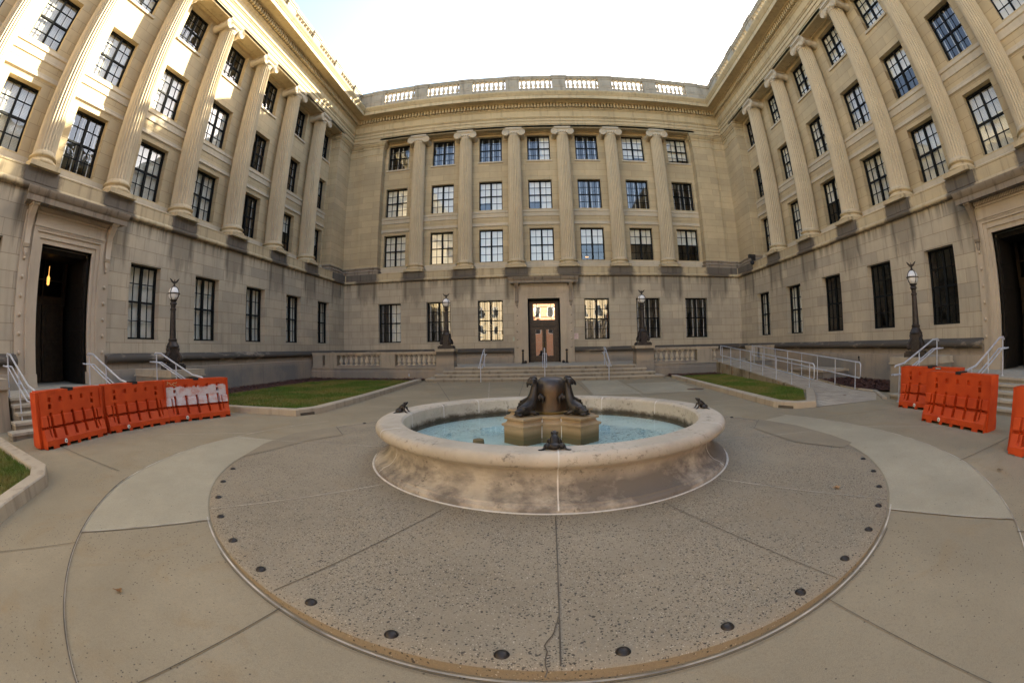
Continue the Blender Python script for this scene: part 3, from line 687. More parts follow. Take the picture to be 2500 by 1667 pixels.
sheet([((-3.99, 7.83), (-3.45, 7.01)), ((-4.45, 7.0), (-3.85, 6.3)), ((-4.45, 6.2), (-4.0, 5.6)), ((-4.43, 5.9), (-4.2, 5.0))], .0095, 'worn_slab', M['smooth'], lambda x, y: pz(math.hypot(x-FC[0], y-FC[1])) if math.hypot(x-FC[0], y-FC[1]) < PR else gz(x, y))
sheet([((4.27, 7.89), (3.68, 6.98)), ((4.6, 6.95), (3.72, 6.2)), ((4.66, 5.9), (3.75, 5.67)), ((4.6, 5.2), (4.25, 5.0))], .0095, 'worn_slab', M['smooth'], lambda x, y: pz(math.hypot(x-FC[0], y-FC[1])) if math.hypot(x-FC[0], y-FC[1]) < PR else gz(x, y))
sheet([((1.66, 19.3), (3.25, 19.3)), ((1.57, 13.6), (3.1, 13.5))], .005, 'concrete_slab', M['patch'])
sheet([((3.3, 17.4), (5.4, 17.4)), ((3.15, 13.55), (5.2, 13.6))], .005, 'concrete_slab', M['patch'])
# joints
def ribbon(mb, pts, w, dz, zf=gz):
    P = [Vector(p) for p in pts]
    for a, b in zip(P, P[1:]):
        d = (b-a); L = d.length; d = d/L; nr = Vector((-d.y, d.x))*w/2; k = max(1, int(L/.35))
        for i in range(k):
            p, q = a+d*L*i/k, a+d*L*(i+1)/k
            mb.quad(*[(v.x, v.y, zf(v.x, v.y)+dz) for v in (p-nr, q-nr, q+nr, p+nr)])
zp = lambda x, y: pz(math.hypot(x-FC[0], y-FC[1]))
jl, jd = MB(), MB()
ribbon(jl, [pout(a) for a in np.linspace(-207, -104, 90)], .015, .009); ribbon(jl, [pout(a) for a in np.linspace(-63, 24, 80)], .015, .009)
ribbon(jd, [(p[0]*1.002, p[1]) for p in [pout(a) for a in np.linspace(-150, -103, 60)]], .012, .0125)
ribbon(jl, [pin(a, PR+.03) for a in np.linspace(-134, -46, 90)], .015, .010)
ribbon(jd, [pin(a, PR+.055) for a in np.linspace(-124, -53, 70)], .006, .013)
ribbon(jl, [pin(-133.2), pout(-133.1)], .014, .011); ribbon(jl, [pin(-47.5), pout(-47.6)], .014, .011); ribbon(jl, [pin(-182), pout(-180)], .012, .011)
ribbon(jd, [(-3.76, 1.6), (-4.25, .8), (-5.2, -.8)], .008, .009); ribbon(jd, [pin(-112), (-2.0, .54), (-2.35, -.4)], .009, .009); ribbon(jd, [pin(-68.7), (2.23, .39), (2.6, -.5)], .007, .009)
ribbon(jd, [(3.93, 1.5), (5.2, .2)], .02, .010)
for a, w in ((-90.4, .009), (-113.5, .007), (-66.6, .006)): ribbon(jd, [pin(a, 2.5), pin(a, PR-.02)], w, .010, zp)
for a in (-136.6, -44.3, 178, 3): ribbon(jl, [pin(a, 2.5), pin(a, PR-.02)], .010, .010, zp)
random.seed(3); cr = []
for (xa, ya), (xb, yb) in (((.09, 2.1), (.06, 1.95)), ((.06, 1.95), (.02, 1.83)), ((.02, 1.83), (.022, 1.67)), ((.022, 1.67), (.015, 1.525))):
    for q in range(3): cr.append((xa+(xb-xa)*q/3+random.uniform(-.008, .008), ya+(yb-ya)*q/3))
ribbon(jd, cr, .007, .0115, zp)
ribbon(jd, [(-3.99, 7.83), (-3.45, 7.01)], .012, .012, zp); ribbon(jd, [(-3.45, 7.01), (-3.85, 6.3)], .006, .012, zp)
ribbon(jd, [(4.27, 7.89), (3.68, 6.98), (3.72, 6.2), (3.75, 5.67), (4.25, 5.0)], .007, .012, zp)
for x0, x1 in ((-5.2, -2.2), (-2.6, -1.35), (-.9, -.7), (1.6, 1.5), (3.2, 3.0)): (jl if x0 in (-2.6,) else jd).__class__; ribbon(jl if x0 in (-2.6, 3.2) else jd, [(x0*.9, 19.4), (x1, 10.9)], .013, .009)
for y in (10.9, 13.55, 16.6): ribbon(jl if y < 14 else jd, [(-5.1, y), (5.3, y)], .014, .0095)
for a in np.linspace(20, 160, 15)[:-1]: ribbon(jl, [pin(a, PR), pin(a+10, PR)], .01, .0095)
for sg, xs in ((-1, (-7.3, -5.3)), (1, (6.9, 5.4))):
    ribbon(jl, [(xs[0], 5.2 if sg < 0 else 5.0), (xs[1], 6.6 if sg < 0 else 6.3)], .012, .0095); ribbon(jd, [(sg*8.6, 3.4), (sg*5.2, 3.3)], .012, .0095)
ribbon(jd, [(8.6, 7.2), (5.5, 7.4)], .01, .0095)
tag(jl.build('pavement_sealant', M['joint_light']), kind='structure'); tag(jd.build('pavement_joints', M['joint_dark']), kind='structure')
# ---- ground studs round the platform edge
stud = tag(MB().lathe([(.0, .022), (.015, .021), (.03, .015), (.038, .006), (.041, 0)], seg=20, cap=False).build('ground_stud', M['bronze'], None, 50), 'bronze dome stud let into the rim of the fountain platform', 'stud', 'domed studs ringing the platform')
WHERE = {-90: 'straight in front of the fountain', }
for k in range(46):
    deg = -156.8+7.83*k
    if -20 < deg < 26 or deg > 150: continue                # no studs in the worn slabs
    o = stud if k == 0 else stud.copy()
    if k: C.objects.link(o)
    r = 4.345; o.location = (FC[0]+r*math.cos(R(deg)), FC[1]+r*math.sin(R(deg)), pz(r)+.003)
# ================================================================== terrace, steps
TY = 20.8
tag(MB().box((CX-AS+.05, TY+.02, -.1), (CX+AS-.05, AB+.35, .615)).build('terrace', M['step']), kind='structure')
tw = MB()
PRT = [(-.3, .60), (.02, .60), (.02, .56), (0, .54), (0, .44), (.03, .41), (.03, -.1)]
tw.sweep(PRT, [(CX-AS+.1, TY), (-4.9, TY)], -1); tag(tw.build('terrace_wall', M['plinth'], None, 30), 'low stained stone retaining wall under the balustrade on the lawn side', 'wall')
tw = MB().sweep(PRT, [(4.95, TY), (8.72, TY)], -1); tw.sweep(PRT, [(10.5, TY), (CX+AS-.1, TY)], -1)
tag(tw.build('terrace_wall', M['plinth'], None, 30), 'low stained stone retaining wall under the balustrade beside the ramp', 'wall')
bs = thing('entrance_steps', 'broad pale stone steps with returned ends leading up to the glazed door', 'steps', (CX, 19.5, 0))
for i in range(4):
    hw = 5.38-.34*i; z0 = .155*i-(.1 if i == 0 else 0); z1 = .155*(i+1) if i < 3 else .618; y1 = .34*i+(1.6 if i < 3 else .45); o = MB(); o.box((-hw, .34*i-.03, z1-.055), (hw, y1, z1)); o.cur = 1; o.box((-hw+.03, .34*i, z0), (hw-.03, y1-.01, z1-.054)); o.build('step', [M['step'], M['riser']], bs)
def side_steps(sg, dc, label):
    t = thing('entrance_steps', label, 'steps', (CX+sg*8.83, dc, 0))
    for i in range(5):
        hw = 3.14-(.22*min(i, 2)); o = MB(); x0, x1 = sg*.31*i, sg*(.31*i+(.33 if i < 4 else 2.4)); z1 = .125*(i+1)-(.006 if i == 4 else 0)
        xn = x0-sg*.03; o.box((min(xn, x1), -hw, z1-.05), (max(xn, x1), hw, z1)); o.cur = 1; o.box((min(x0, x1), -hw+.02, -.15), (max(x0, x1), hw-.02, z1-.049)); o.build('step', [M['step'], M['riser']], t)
    return t
side_steps(-1, DL, 'grey stone steps up to the dark open door behind the row of three barriers')
side_steps(1, DR, 'grey stone steps up to the dark open door behind the overlapping barriers')
def cheek(sg, y0, y1, label):
    t = thing('step_pedestal', label, 'pedestal', (CX+sg*10.9, (y0+y1)/2, 0)); h = (y1-y0)/2; w = .95
    MB().box((-w, -h, -.1), (w, h, .80)).build('block', M['plinth'], t)
    MB().box((-w-.05, -h-.05, .80), (w+.05, h+.05, .84)).box((-w-.02, -h-.02, .84), (w+.02, h+.02, 1.0)).build('cap', M['kerb'], t)
cheek(-1, DL+2.78, DL+4.25, 'stone block carrying the lamp between the left steps and the lawn'); cheek(1, DR+2.9, DR+4.2, 'stone block carrying the lamp between the right steps and the mulch bed')
cheek(-1, DL-4.25, DL-2.78, 'stone block on the camera side of the left steps')
# ---- terrace balustrades
def balustrade(label, x0, x1, secs, piers, y=TY+.18):
    t = thing('stone_balustrade', label, 'balustrade', ((x0+x1)/2, y, .6)); ox = (x0+x1)/2
    P = lambda a, b, c: (a-ox, b, c-.6)
    mb = MB().box((x0, -.14, .6), (x1, .14, .72), P); mb.build('base_rail', M['plinth'], t)
    MB().box((x0, -.16, 1.24), (x1, .16, 1.30), P).box((x0-.01, -.19, 1.30), (x1+.01, .19, 1.37), P).build('hand_rail', M['kerb'], t)
    for a, b in piers:
        MB().box((a, -.19, .6), (b, .19, 1.24), P).box((a+.08, -.20, .78), (b-.08, -.18, 1.16), P).build('pier', M['parapet'], t)
    for a, b, n in secs:
        for i in range(n):
            MB().lathe([(r*.82, z*.68) for r, z in BAL], P(a+(b-a)*(i+.5)/n, 0, .715), 12).build('baluster', M['baluster'], t, 50)
balustrade('stone balustrade of two baluster bays above the lawn beds', -11.9, -5.0, [(-10.35, -8.0, 8), (-7.1, -5.05, 8)], [(-11.85, -11.25), (-11.1, -10.4), (-7.95, -7.15)])
balustrade('stone balustrade with one main bay between lamp pedestal and ramp', 5.15, 8.75, [(5.35, 7.55, 8), (8.45, 8.75, 1)], [(7.6, 8.4)])
balustrade('short panelled stone balustrade between ramp head and corner', 10.5, 12.2, [], [(10.55, 11.1), (11.2, 12.15)])
def lamp_pier(x, label):
    t = thing('lamp_pedestal', label, 'pedestal', (x, TY+.1, 0))
    MB().box((-.42, -.42, -.1), (.42, .42, 1.36)).box((-.30, -.435, .72), (.30, -.41, 1.24)).box((-.46, -.46, -.1), (.46, .46, .62)).build('shaft', M['plinth'], t)
    MB().box((-.46, -.46, 1.36), (.46, .46, 1.42)).box((-.48, -.48, 1.42), (.48, .48, 1.49)).build('cap', M['kerb'], t)
lamp_pier(-4.55, 'square stone pedestal of the lamp at the lawn end of the balustrade'); lamp_pier(4.83, 'square stone pedestal of the lamp at the ramp end of the steps')
# ---- lamp posts
def make_lamp(label, loc):
    t = thing('lamp_post', label, 'lamp post', loc, 0, 'globe lamp posts with eagle finials'); I = M['lamp_iron']
    MB().box((-.36, -.36, 0), (.36, .36, .12)).box((-.32, -.32, .12), (.32, .32, .16)).box((-.17, -.17, .16), (.17, .17, .62)).build('base', I, t)
    for k in range(4):
        a = R(45+90*k); ca, sa = math.cos(a), math.sin(a); pts = []; rr = []
        for i in range(26):
            q = i/25
            if q < .35: th = R(-90)+q/.35*R(330); rad = .085*(1-.55*(1-q/.35)); s_, z = .30+rad*math.cos(th), .27+rad*math.sin(th)
            elif q < .8: u = (q-.35)/.45; s_, z = .34-.20*u+.03*math.sin(u*3.1), .33+.22*u
            else: u = (q-.8)/.2; th = R(200)-u*R(300); s_, z = .20+.05*math.cos(th), .57+.05*math.sin(th)
            pts.append((s_*ca, s_*sa, z)); rr.append(.045 if q < .8 else .035)
        MB().tube(pts, rr, 8).build('scroll_bracket', I, t, 60)
    pole = MB().lathe([(.22, .62), (.23, .66), (.20, .70), (.16, .76), (.14, .80), (.15, .83), (.15, .87), (.115, .89), (.112, .95), (.085, 1.70), (.105, 1.72), (.105, 1.76), (.08, 1.78), (.085, 1.86), (.12, 1.89), (.115, 1.93), (.08, 1.97), (.085, 2.0)], seg=20).build('pole', I, t, 40)
    MB().lathe([(.1, 1.98), (.13, 2.0), (.13, 2.02), (.07, 2.03)], seg=20).build('collar', I, t, 40)
    MB().ell((0, 0, 2.2), (.195, .195, .205), 24, 16).build('globe', M['globe'], t, 80)
    cg = MB().lathe([(.208, 2.185), (.218, 2.19), (.218, 2.215), (.208, 2.22)], seg=28)
    for k in range(4):
        a = R(45+90*k); cg.tube([(.205*math.cos(R(b))*math.cos(a), .205*math.cos(R(b))*math.sin(a), 2.2+.215*math.sin(R(b))) for b in range(-75, 86, 10)], .013, 6)
    cg.lathe([(.07, 2.385), (.075, 2.40), (.05, 2.43), (.03, 2.45), (.035, 2.47), (.01, 2.48)], seg=14).build('globe_cage', I, t, 40)
    eg = MB(); eg.ell((0, .0, 2.53), (.035, .045, .06)); eg.ell((0, -.03, 2.60), (.02, .03, .02)); eg.tube([(0, -.055, 2.60), (0, -.075, 2.59)], [.01, .003], 6); eg.tube([(0, .02, 2.52), (0, .07, 2.47)], [.025, .012], 6); eg.tube([(0, 0, 2.46), (0, 0, 2.52)], .025, 8)
    for sg in (-1, 1):
        poly = [(.015, 2.50), (.05, 2.50), (.075, 2.53), (.095, 2.535), (.115, 2.565), (.13, 2.575), (.15, 2.62), (.175, 2.665), (.13, 2.645), (.08, 2.605), (.04, 2.575), (.015, 2.57)]
        eg.prism(poly, -.008, .014, lambda p, q, tt, sg=sg: (sg*p, tt+.1*max(0, p-.03), q))
    o = eg.build('eagle_finial', I, t, 40); remesh(o, .006, 2)
    return t
lp = make_lamp('dark globe lamp post on a stone pedestal at the lawn side of the back steps', (-4.55, TY+.1, 1.49))
copy_thing(lp, 'dark globe lamp post on a stone pedestal near the head of the ramp', (4.83, TY+.1, 1.49))
copy_thing(lp, 'dark globe lamp post on the block behind the row of three barriers', (CX-10.65, DL+3.5, 1.0), R(60)); copy_thing(lp, 'dark globe lamp post on the block behind the overlapping barriers', (CX+10.5, DR+3.5, 1.0), R(-60))
# ================================================================== rails
def rail_thing(label, origin, parts, group='metal handrails'):
    t = thing('handrail', label, 'handrail', origin, 0, group); O = Vector(origin)
    for nm, pts, r in parts: MB().tube([Vector(p)-O for p in pts], r, 8).build(nm, M['rail'], t, 50)
    return t
def stair_rail(sg, y, label):
    x = lambda s: CX+sg*s; zb = gz(x(8.55), y)
    P = []
    P.append(('top_rail', [(x(8.35), y, .84), (x(8.38), y, .87), (x(8.75), y, .92), (x(10.15), y, 1.46), (x(10.42), y, 1.475), (x(10.48), y, 1.43)], .024))
    for dy in (-.06, .06): P.append(('grab_rail', [(x(8.28), y+dy, .66), (x(8.75), y+dy, .66), (x(10.2), y+dy, 1.22), (x(10.65), y+dy, 1.235)], .019))
    P.append(('post', [(x(8.55), y, zb), (x(8.55), y, .89)], .02)); P.append(('post', [(x(9.45), y, .2), (x(9.45), y, 1.19)], .02)); P.append(('post', [(x(10.38), y, .6), (x(10.38), y, 1.47)], .02))
    for xx, z in ((8.55, .66), (9.45, .93), (10.38, 1.23)): P.append(('clamp', [(x(xx), y-.07, z), (x(xx), y+.07, z)], .014))
    for xx, z in ((8.55, zb), (10.38, .615)): P.append(('foot', [(x(xx), y, z), (x(xx), y, z+.02)], .05))
    return rail_thing(label, (x(8.55), y, zb), P)
for dy, l in ((-2.6, 'galvanised stair rail at the camera end of the steps behind the row of three barriers'), (0.02, 'galvanised stair rail in front of the door with the lit lantern'), (2.56, 'galvanised stair rail beside the lamp block, above the white-painted barrier')): stair_rail(-1, DL+dy, l)
for dy, l in ((-.03, 'galvanised stair rail in front of the right dark doorway'), (2.5, 'galvanised stair rail at the mulch-bed end of the right steps')): stair_rail(1, DR+dy, l)
def back_rail(x, label):
    P = []; Y = lambda s: 19.45+s
    P.append(('top_rail', [(x, Y(-.08), .80), (x, Y(0), .88), (x, Y(1.15), 1.42), (x, Y(1.5), 1.44), (x, Y(1.55), 1.40)], .024))
    for dx in (-.085, .085): P.append(('grab_rail', [(x+dx, Y(-.12), .62), (x+dx, Y(.1), .68), (x+dx, Y(1.15), 1.19), (x+dx, Y(1.6), 1.2)], .018))
    P.append(('post', [(x, Y(0), 0), (x, Y(0), .88)], .022)); P.append(('post', [(x, Y(1.42), .6), (x, Y(1.42), 1.44)], .022))
    for s, z in ((0, .63), (1.42, 1.2)): P.append(('clamp', [(x-.1, Y(s), z), (x+.1, Y(s), z)], .014))
    return rail_thing(label, (x, 19.45, 0), P)
back_rail(-2.72, 'galvanised rail on the back steps, on the lawn-lamp side'); back_rail(.10, 'galvanised rail on the middle of the back steps, in line with the glazed door'); back_rail(2.93, 'galvanised rail on the back steps, on the ramp-lamp side')
# ---- ramp
RA, RB_ = [(8.02, 11.2), (8.76, TY)], [(9.62, 10.9), (10.45, TY)]
rz = lambda y: max(.012, .57*(y-11.2)/(TY-11.2)) if y > 11.2 else .012
M['paver'] = None
t = NT('ramp_pavers'); X = t.xyz(); b = t.n('TexBrick'); t.put(b.inputs['Vector'], t.comb(X[0], X[1])); b.inputs['Scale'].default_value = 1; b.inputs['Brick Width'].default_value = .6; b.inputs['Row Height'].default_value = .3; b.inputs['Mortar Size'].default_value = .008
b.inputs['Color1'].default_value = (.46, .40, .31, 1); b.inputs['Color2'].default_value = (.40, .345, .265, 1); b.inputs['Mortar'].default_value = (.10, .09, .075, 1)
t.bump(t.math('SUBTRACT', t.math('MULTIPLY', t.noise(60, 3), .2), b.outputs['Fac']), .3, .006); M['paver'] = t.end(t.mix(t.ramp(t.noise(1.5, 5), .35, .75, 0, .4), b.outputs[0], (.2, .17, .14)), .85)
ramp = thing('ramp', 'pale paved wheelchair ramp with rust-stained side wall rising to the terrace', 'ramp', (9, 16, 0)); ro = Vector((9, 16, 0))
mb = MB()
L2 = lambda p, t: (p[0][0]+(p[1][0]-p[0][0])*t, p[0][1]+(p[1][1]-p[0][1])*t)
for i in range(12):
    q = [L2(RA, i/12), L2(RB_, i/12), L2(RB_, (i+1)/12), L2(RA, (i+1)/12)]; mb.quad(*[Vector((x, y, rz(y)))-ro for x, y in q])
mb.build('surface', M['paver'], ramp)
def low_wall(poly_pts, z0f, z1f, w, n=10):
    mb = MB()
    for i in range(n):
        for (a, b) in zip(poly_pts, poly_pts[1:]):
            pass
    return mb
M['rust_conc'] = None
t = NT('rust_stained_concrete'); s1 = t.noise(1., 5, .6, t.scale((2.2, 2.2, .5)))
c = t.mix(t.ramp(t.noise(1.2, 5), .3, .7), (.24, .19, .11), (.36, .31, .22)); c = t.mix(t.ramp(s1, .52, .66, 0, .8), c, (.085, .06, .03)); c = t.mix(t.ramp(t.noise(2.6, 3), .62, .72, 0, .5), c, (.30, .12, .03)); t.bump(t.noise(50, 3), .2, .004); M['rust_conc'] = t.end(c, .9)
for RR, o in ((RA, -.11), (RB_, .11)):
    mb = MB()
    for i in range(12):
        a, b = L2(RR, i/12), L2(RR, (i+1)/12); za, zb_ = rz(a[1])+.04, rz(b[1])+.04; lo, hi = sorted((0, o))
        vs = [(a[0]+lo, a[1], -.05), (a[0]+hi, a[1], -.05), (b[0]+hi, b[1], -.05), (b[0]+lo, b[1], -.05), (a[0]+lo, a[1], za), (a[0]+hi, a[1], za), (b[0]+hi, b[1], zb_), (b[0]+lo, b[1], zb_)]
        mb.add([Vector(v)-ro for v in vs], [(0, 3, 2, 1), (4, 5, 6, 7), (0, 1, 5, 4), (1, 2, 6, 5), (2, 3, 7, 6), (3, 0, 4, 7)])
    mb.build('side_wall', M['rust_conc'], ramp)
sheet([((6.35, 8.68), (8.45, 8.62)), ((7.2, 9.95), (9.55, 9.75)), ((8.0, 11.2), (9.62, 10.95))], .008, 'ramp_paving', M['paver'])
def ramp_rail(RR, o, t0, t1, label):
    pt = lambda t, h: (L2(RR, t)[0]+o, L2(RR, t)[1], rz(L2(RR, t)[1])+.04+h)
    a, b = pt(t0, 0), pt(t1, 0); P = []; top = [pt(t0, .80), pt(t1, .80)]; mid = [pt(t0, .34), pt(t1, .34)]
    d = (Vector(top[0])-Vector(top[1])).normalized(); e0 = Vector(top[0])+d*.30; e1 = Vector(mid[0])+d*.30; u0 = Vector(top[1])-d*.25; u1 = Vector(mid[1])-d*.25
    loop = [top[1], top[0], e0-d*.06, e0-Vector((0, 0, .05)), e1+Vector((0, 0, .05)), e1-d*.06, mid[0], mid[1], u1, u1+Vector((0, 0, .06)), u0-Vector((0, 0, .06)), u0, top[1]]
    P.append(('rail_loop', loop, .022))
    n = 8
    for i in range(n): q = t0+(t1-t0)*(i/(n-1)); P.append(('post', [pt(q, -.02), pt(q, .80)], .018))
    return rail_thing(label, a, P)
ramp_rail(RA, .02, .03, .94, 'long galvanised ramp rail on the grass side'); ramp_rail(RB_, -.02, .0, .90, 'long galvanised ramp rail on the wall side')
# ================================================================== kerbs, lawns, beds
def kerb(label, pts, h=.15, w=.26):
    mb = MB(); mb.sweep([(0, -.2), (0, h-.015), (.015, h), (w-.015, h), (w, h-.015), (w, -.2)], pts, 1); 
    vs = [Vector(v) for v in mb.v]; mb.v = [(v.x, v.y, v.z+gz(v.x, v.y)) for v in vs]
    return tag(mb.build('kerb', M['kerb'], None, 30), label, 'kerb')
k1 = kerb('angled stone kerb round the lawn beside the white-painted barrier', [(-5.42, 19.4), (-5.2, 12.5), (-5.25, 9.5), (-5.58, 8.85), (-8.7, 8.68)][::-1])
k2 = kerb('angled stone kerb round the small lawn beside the ramp', [(5.78, 19.3), (5.55, 13.4), (5.40, 9.25), (5.75, 8.74), (6.32, 8.66), (8.05, 11.2)])
k3 = kerb('cut-off stone kerb round the grass nearest the camera', [(-4.2, -.2), (-4.9, 1.05), (-5.56, 2.15), (-6.02, 2.38), (-8.6, 2.36)])
for x, y, a in ((-5.44, 9.16, 62), (5.60, 8.98, -56)):
    tag(MB().box((-.20, -.012, -.005), (.20, .02, .06)).build('drain_slot', M['joint_dark'], None, None, (x+(-.02 if x > 0 else .02), y-.03, .0), R(a)), 'dark drain slot under the kerb corner of the '+('big lawn' if x < 0 else 'ramp lawn'), 'drain')
def grass_mesh(poly, n, seed, name, mowed=.045, base=-.02):
    rng = np.random.default_rng(seed); P = np.array(poly); lo, hi = P.min(0), P.max(0); pts = np.zeros((0, 2))
    def inside(q):
        x, y = q[:, 0], q[:, 1]; r = np.zeros(len(q), bool)
        for i in range(len(P)):
            x1, y1 = P[i]; x2, y2 = P[i-1]
            with np.errstate(divide='ignore', invalid='ignore'): r ^= ((y1 > y) != (y2 > y)) & (x < (x2-x1)*(y-y1)/(y2-y1)+x1)
        return r
    while len(pts) < n:
        q = lo+(hi-lo)*rng.random((n, 2)); pts = np.vstack([pts, q[inside(q)]])
    pts = pts[:n]; a = rng.random(n)*6.283; h = mowed*(.5+rng.random(n)); w_ = .006+.004*rng.random(n); ln = .03*rng.normal(size=(n, 2))
    z = np.array([gz(x, y) for x, y in pts])+.10+base
    v = np.zeros((n, 3, 3)); dx, dy = np.cos(a)*w_, np.sin(a)*w_
    v[:, 0] = np.stack([pts[:, 0]-dx, pts[:, 1]-dy, z], 1); v[:, 1] = np.stack([pts[:, 0]+dx, pts[:, 1]+dy, z], 1); v[:, 2] = np.stack([pts[:, 0]+ln[:, 0], pts[:, 1]+ln[:, 1], z+h], 1)
    me = bpy.data.meshes.new(name); vv = v.reshape(-1, 3); base_poly = [(x, y, gz(x, y)+.10+base) for x, y in poly]
    me.from_pydata([tuple(p) for p in vv]+base_poly, [], [(3*i, 3*i+1, 3*i+2) for i in range(n)]+[tuple(3*n+i for i in range(len(poly)))])
    me.materials.append(M['grass']); o = bpy.data.objects.new(name, me); C.objects.link(o); return tag(o, None, None, None, 'stuff')
t = NT('mown_grass'); c = t.mix(t.ramp(t.noise(.6, 4, .6), .38, .60), (.075, .13, .018), (.20, .165, .05)); c = t.mix(t.ramp(t.noise(9, 3), .4, .7, 0, .6), c, (.12, .18, .025)); M['grass'] = t.end(c, .7, 0, .2)
o1 = grass_mesh([(-5.66, 19.2), (-5.46, 12.5), (-5.5, 9.6), (-5.75, 9.1), (-8.7, 8.93), (-10.2, 10.4), (-10.3, 17.5), (-9.6, 19.2)], 60000, 1, 'grass')
tag(o1, 'mown lawn with worn yellow patches on the side of the three barriers', 'lawn')
o2 = grass_mesh([(6.04, 19.1), (5.81, 13.4), (5.66, 9.4), (5.85, 9.0), (6.18, 8.94), (7.75, 11.4), (8.45, 19.2)], 42000, 2, 'grass'); tag(o2, 'mown green lawn between kerb and ramp wall', 'lawn')
o3 = grass_mesh([(-4.5, -.2), (-5.1, 1.0), (-5.75, 1.95), (-6.1, 2.1), (-9, 2.1), (-9, -1), (-4.6, -1)], 40000, 3, 'grass'); tag(o3, 'corner of grass cut off beside the camera', 'lawn')
def mulch(label, poly, seed):
    rng = random.Random(seed); mb = MB(); xs = [p[0] for p in poly]; ys = [p[1] for p in poly]
    def ins(x, y):
        r = False
        for i in range(len(poly)):
            (x1, y1), (x2, y2) = poly[i], poly[i-1]
            if (y1 > y) != (y2 > y) and x < (x2-x1)*(y-y1)/(y2-y1)+x1: r = not r
        return r
    mb.add([(x, y, .06) for x, y in poly], [tuple(range(len(poly)))])
    n = int(260*(max(xs)-min(xs))*(max(ys)-min(ys)))
    for _ in range(min(n, 9000)):
        x, y = rng.uniform(min(xs), max(xs)), rng.uniform(min(ys), max(ys))
        if not ins(x, y): continue
        a = rng.uniform(0, 6.3); l, w_ = rng.uniform(.02, .06), rng.uniform(.012, .025); z = .06+rng.uniform(0, .05); t_ = rng.uniform(-.02, .03)
        ca, sa = math.cos(a), math.sin(a); P = lambda u, v, h: (x+u*ca-v*sa, y+u*sa+v*ca, z+h)
        mb.add([P(-l, -w_, 0), P(l, -w_, t_), P(l, w_, t_+.01), P(-l, w_, .01)], [(0, 1, 2, 3)])
    return tag(mb.build('mulch', M['mulch']), label, 'mulch bed', None, 'stuff')
t = NT('bark_mulch'); M['mulch'] = t.end(t.mix(t.noise(30, 3), (.035, .016, .012), (.13, .06, .045)), .9)
mulch('dark bark bed along wall and balustrade behind the bigger lawn', [(-5.5, 20.75), (-5.66, 19.2), (-9.6, 19.2), (-10.3, 17.5), (-10.2, 10.4), (-10.0, 10.3), (-12.0, 10.3), (-12.0, 20.75)], 1)
mulch('reddish bark bed between ramp and wing wall', [(9.85, 10.3), (9.75, 11), (10.55, 20.7), (12.2, 20.7), (12.2, 9.7), (9.9, 9.7)], 2)
mulch('narrow bark bed under the balustrade behind the ramp lawn', [(5.95, 20.75), (6.04, 19.1), (8.5, 19.1), (8.6, 20.75)], 3)
kerb('low edging beside the mulch bed at the foot of the ramp', [(8.75, 8.65), (9.75, 10.1), (9.75, 10.9)][::-1], .05, .14)
bx = thing('concrete_bench', 'low concrete slab box in the bark bed against the wing wall', 'concrete box', (11.2, 15.3, 0))
MB().box((-.62, -1.2, -.05), (.75, 1.2, .34)).build('block', M['plinth'], bx); MB().box((-.68, -1.27, .34), (.76, 1.27, .43)).build('slab', M['kerb'], bx)
tag(MB().lathe([(.0, .012), (.27, .012), (.27, .004), (.3, .004), (.3, 0)], seg=28, cap=False).build('manhole_cover', plain('manhole_rust', (.14, .09, .055), .8), None, None, (5.12, 14.2, .004)), 'round rusty manhole cover in the pavement by the ramp lawn', 'manhole cover')
# ================================================================== fountain
F = thing('fountain', 'round stone fountain with scotia basin wall, bronze fish and bell on a sandstone plinth', 'fountain', (FC[0]-.01, FC[1]-.01, .045))
def wall_mat():
    t = NT('basin_stone'); base = (.50, .40, .29)
    med = t.noise(1.4, 6, .65); X = t.xyz()
    c = t.mix(t.ramp(med, .3, .7), (.38, .335, .26), (.52, .46, .365))
    # damp soot-like stains in the hollow of the wall and black specks under the lip
    st = t.noise(1.1, 6, .68, t.scale((1.1, 1.1, 1.8)))
    c = t.mix(t.math('MULTIPLY', t.ramp(st, .36, .56, 0, .9), t.ramp(t.math('ADD', X[2], t.math('MULTIPLY', t.noise(2.4, 4), .18)), .46, .30)), c, (.15, .132, .112))
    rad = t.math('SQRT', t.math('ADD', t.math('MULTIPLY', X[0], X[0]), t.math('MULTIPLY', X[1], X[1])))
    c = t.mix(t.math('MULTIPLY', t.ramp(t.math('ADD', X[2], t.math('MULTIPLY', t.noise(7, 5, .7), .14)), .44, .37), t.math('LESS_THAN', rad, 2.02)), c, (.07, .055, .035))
    sp = t.noise(14, 6, .75); c = t.mix(t.math('MULTIPLY', t.ramp(sp, .56, .74, 0, .75), t.ramp(t.noise(1.7, 4), .42, .58)), c, (.075, .062, .05))
    t.bump(t.noise(70, 4), .3, .004); return t.end(c, .82, 0, .25)
M['basin'] = wall_mat(); M['seal'] = plain('basin_sealant', (.62, .60, .54), .7, 0, .15, 9)
prof = [(1.99, .0), (1.99, .48), (2.0, .515), (2.03, .538), (2.10, .546), (2.27, .540)]+[(2.29+.075*math.cos(R(a)), .468+.072*math.sin(R(a))) for a in range(85, -100, -15)]+[(2.265, .392), (2.255, .375), (2.22, .365), (2.19, .34), (2.172, .30), (2.172, .25), (2.19, .20), (2.225, .15), (2.275, .11), (2.33, .09), (2.345, .085), (2.36, .08), (2.365, .065), (2.385, .055), (2.40, .045), (2.405, .03), (2.405, -.08)]
MB().lathe(prof, seg=160, cap=False).build('basin', M['basin'], F, 30)
t = NT('basin_floor'); M['bfloor'] = t.end(t.mix(t.ramp(t.noise(2.5, 6, .7), .35, .75), (.40, .56, .56), (.30, .44, .46)), .6)
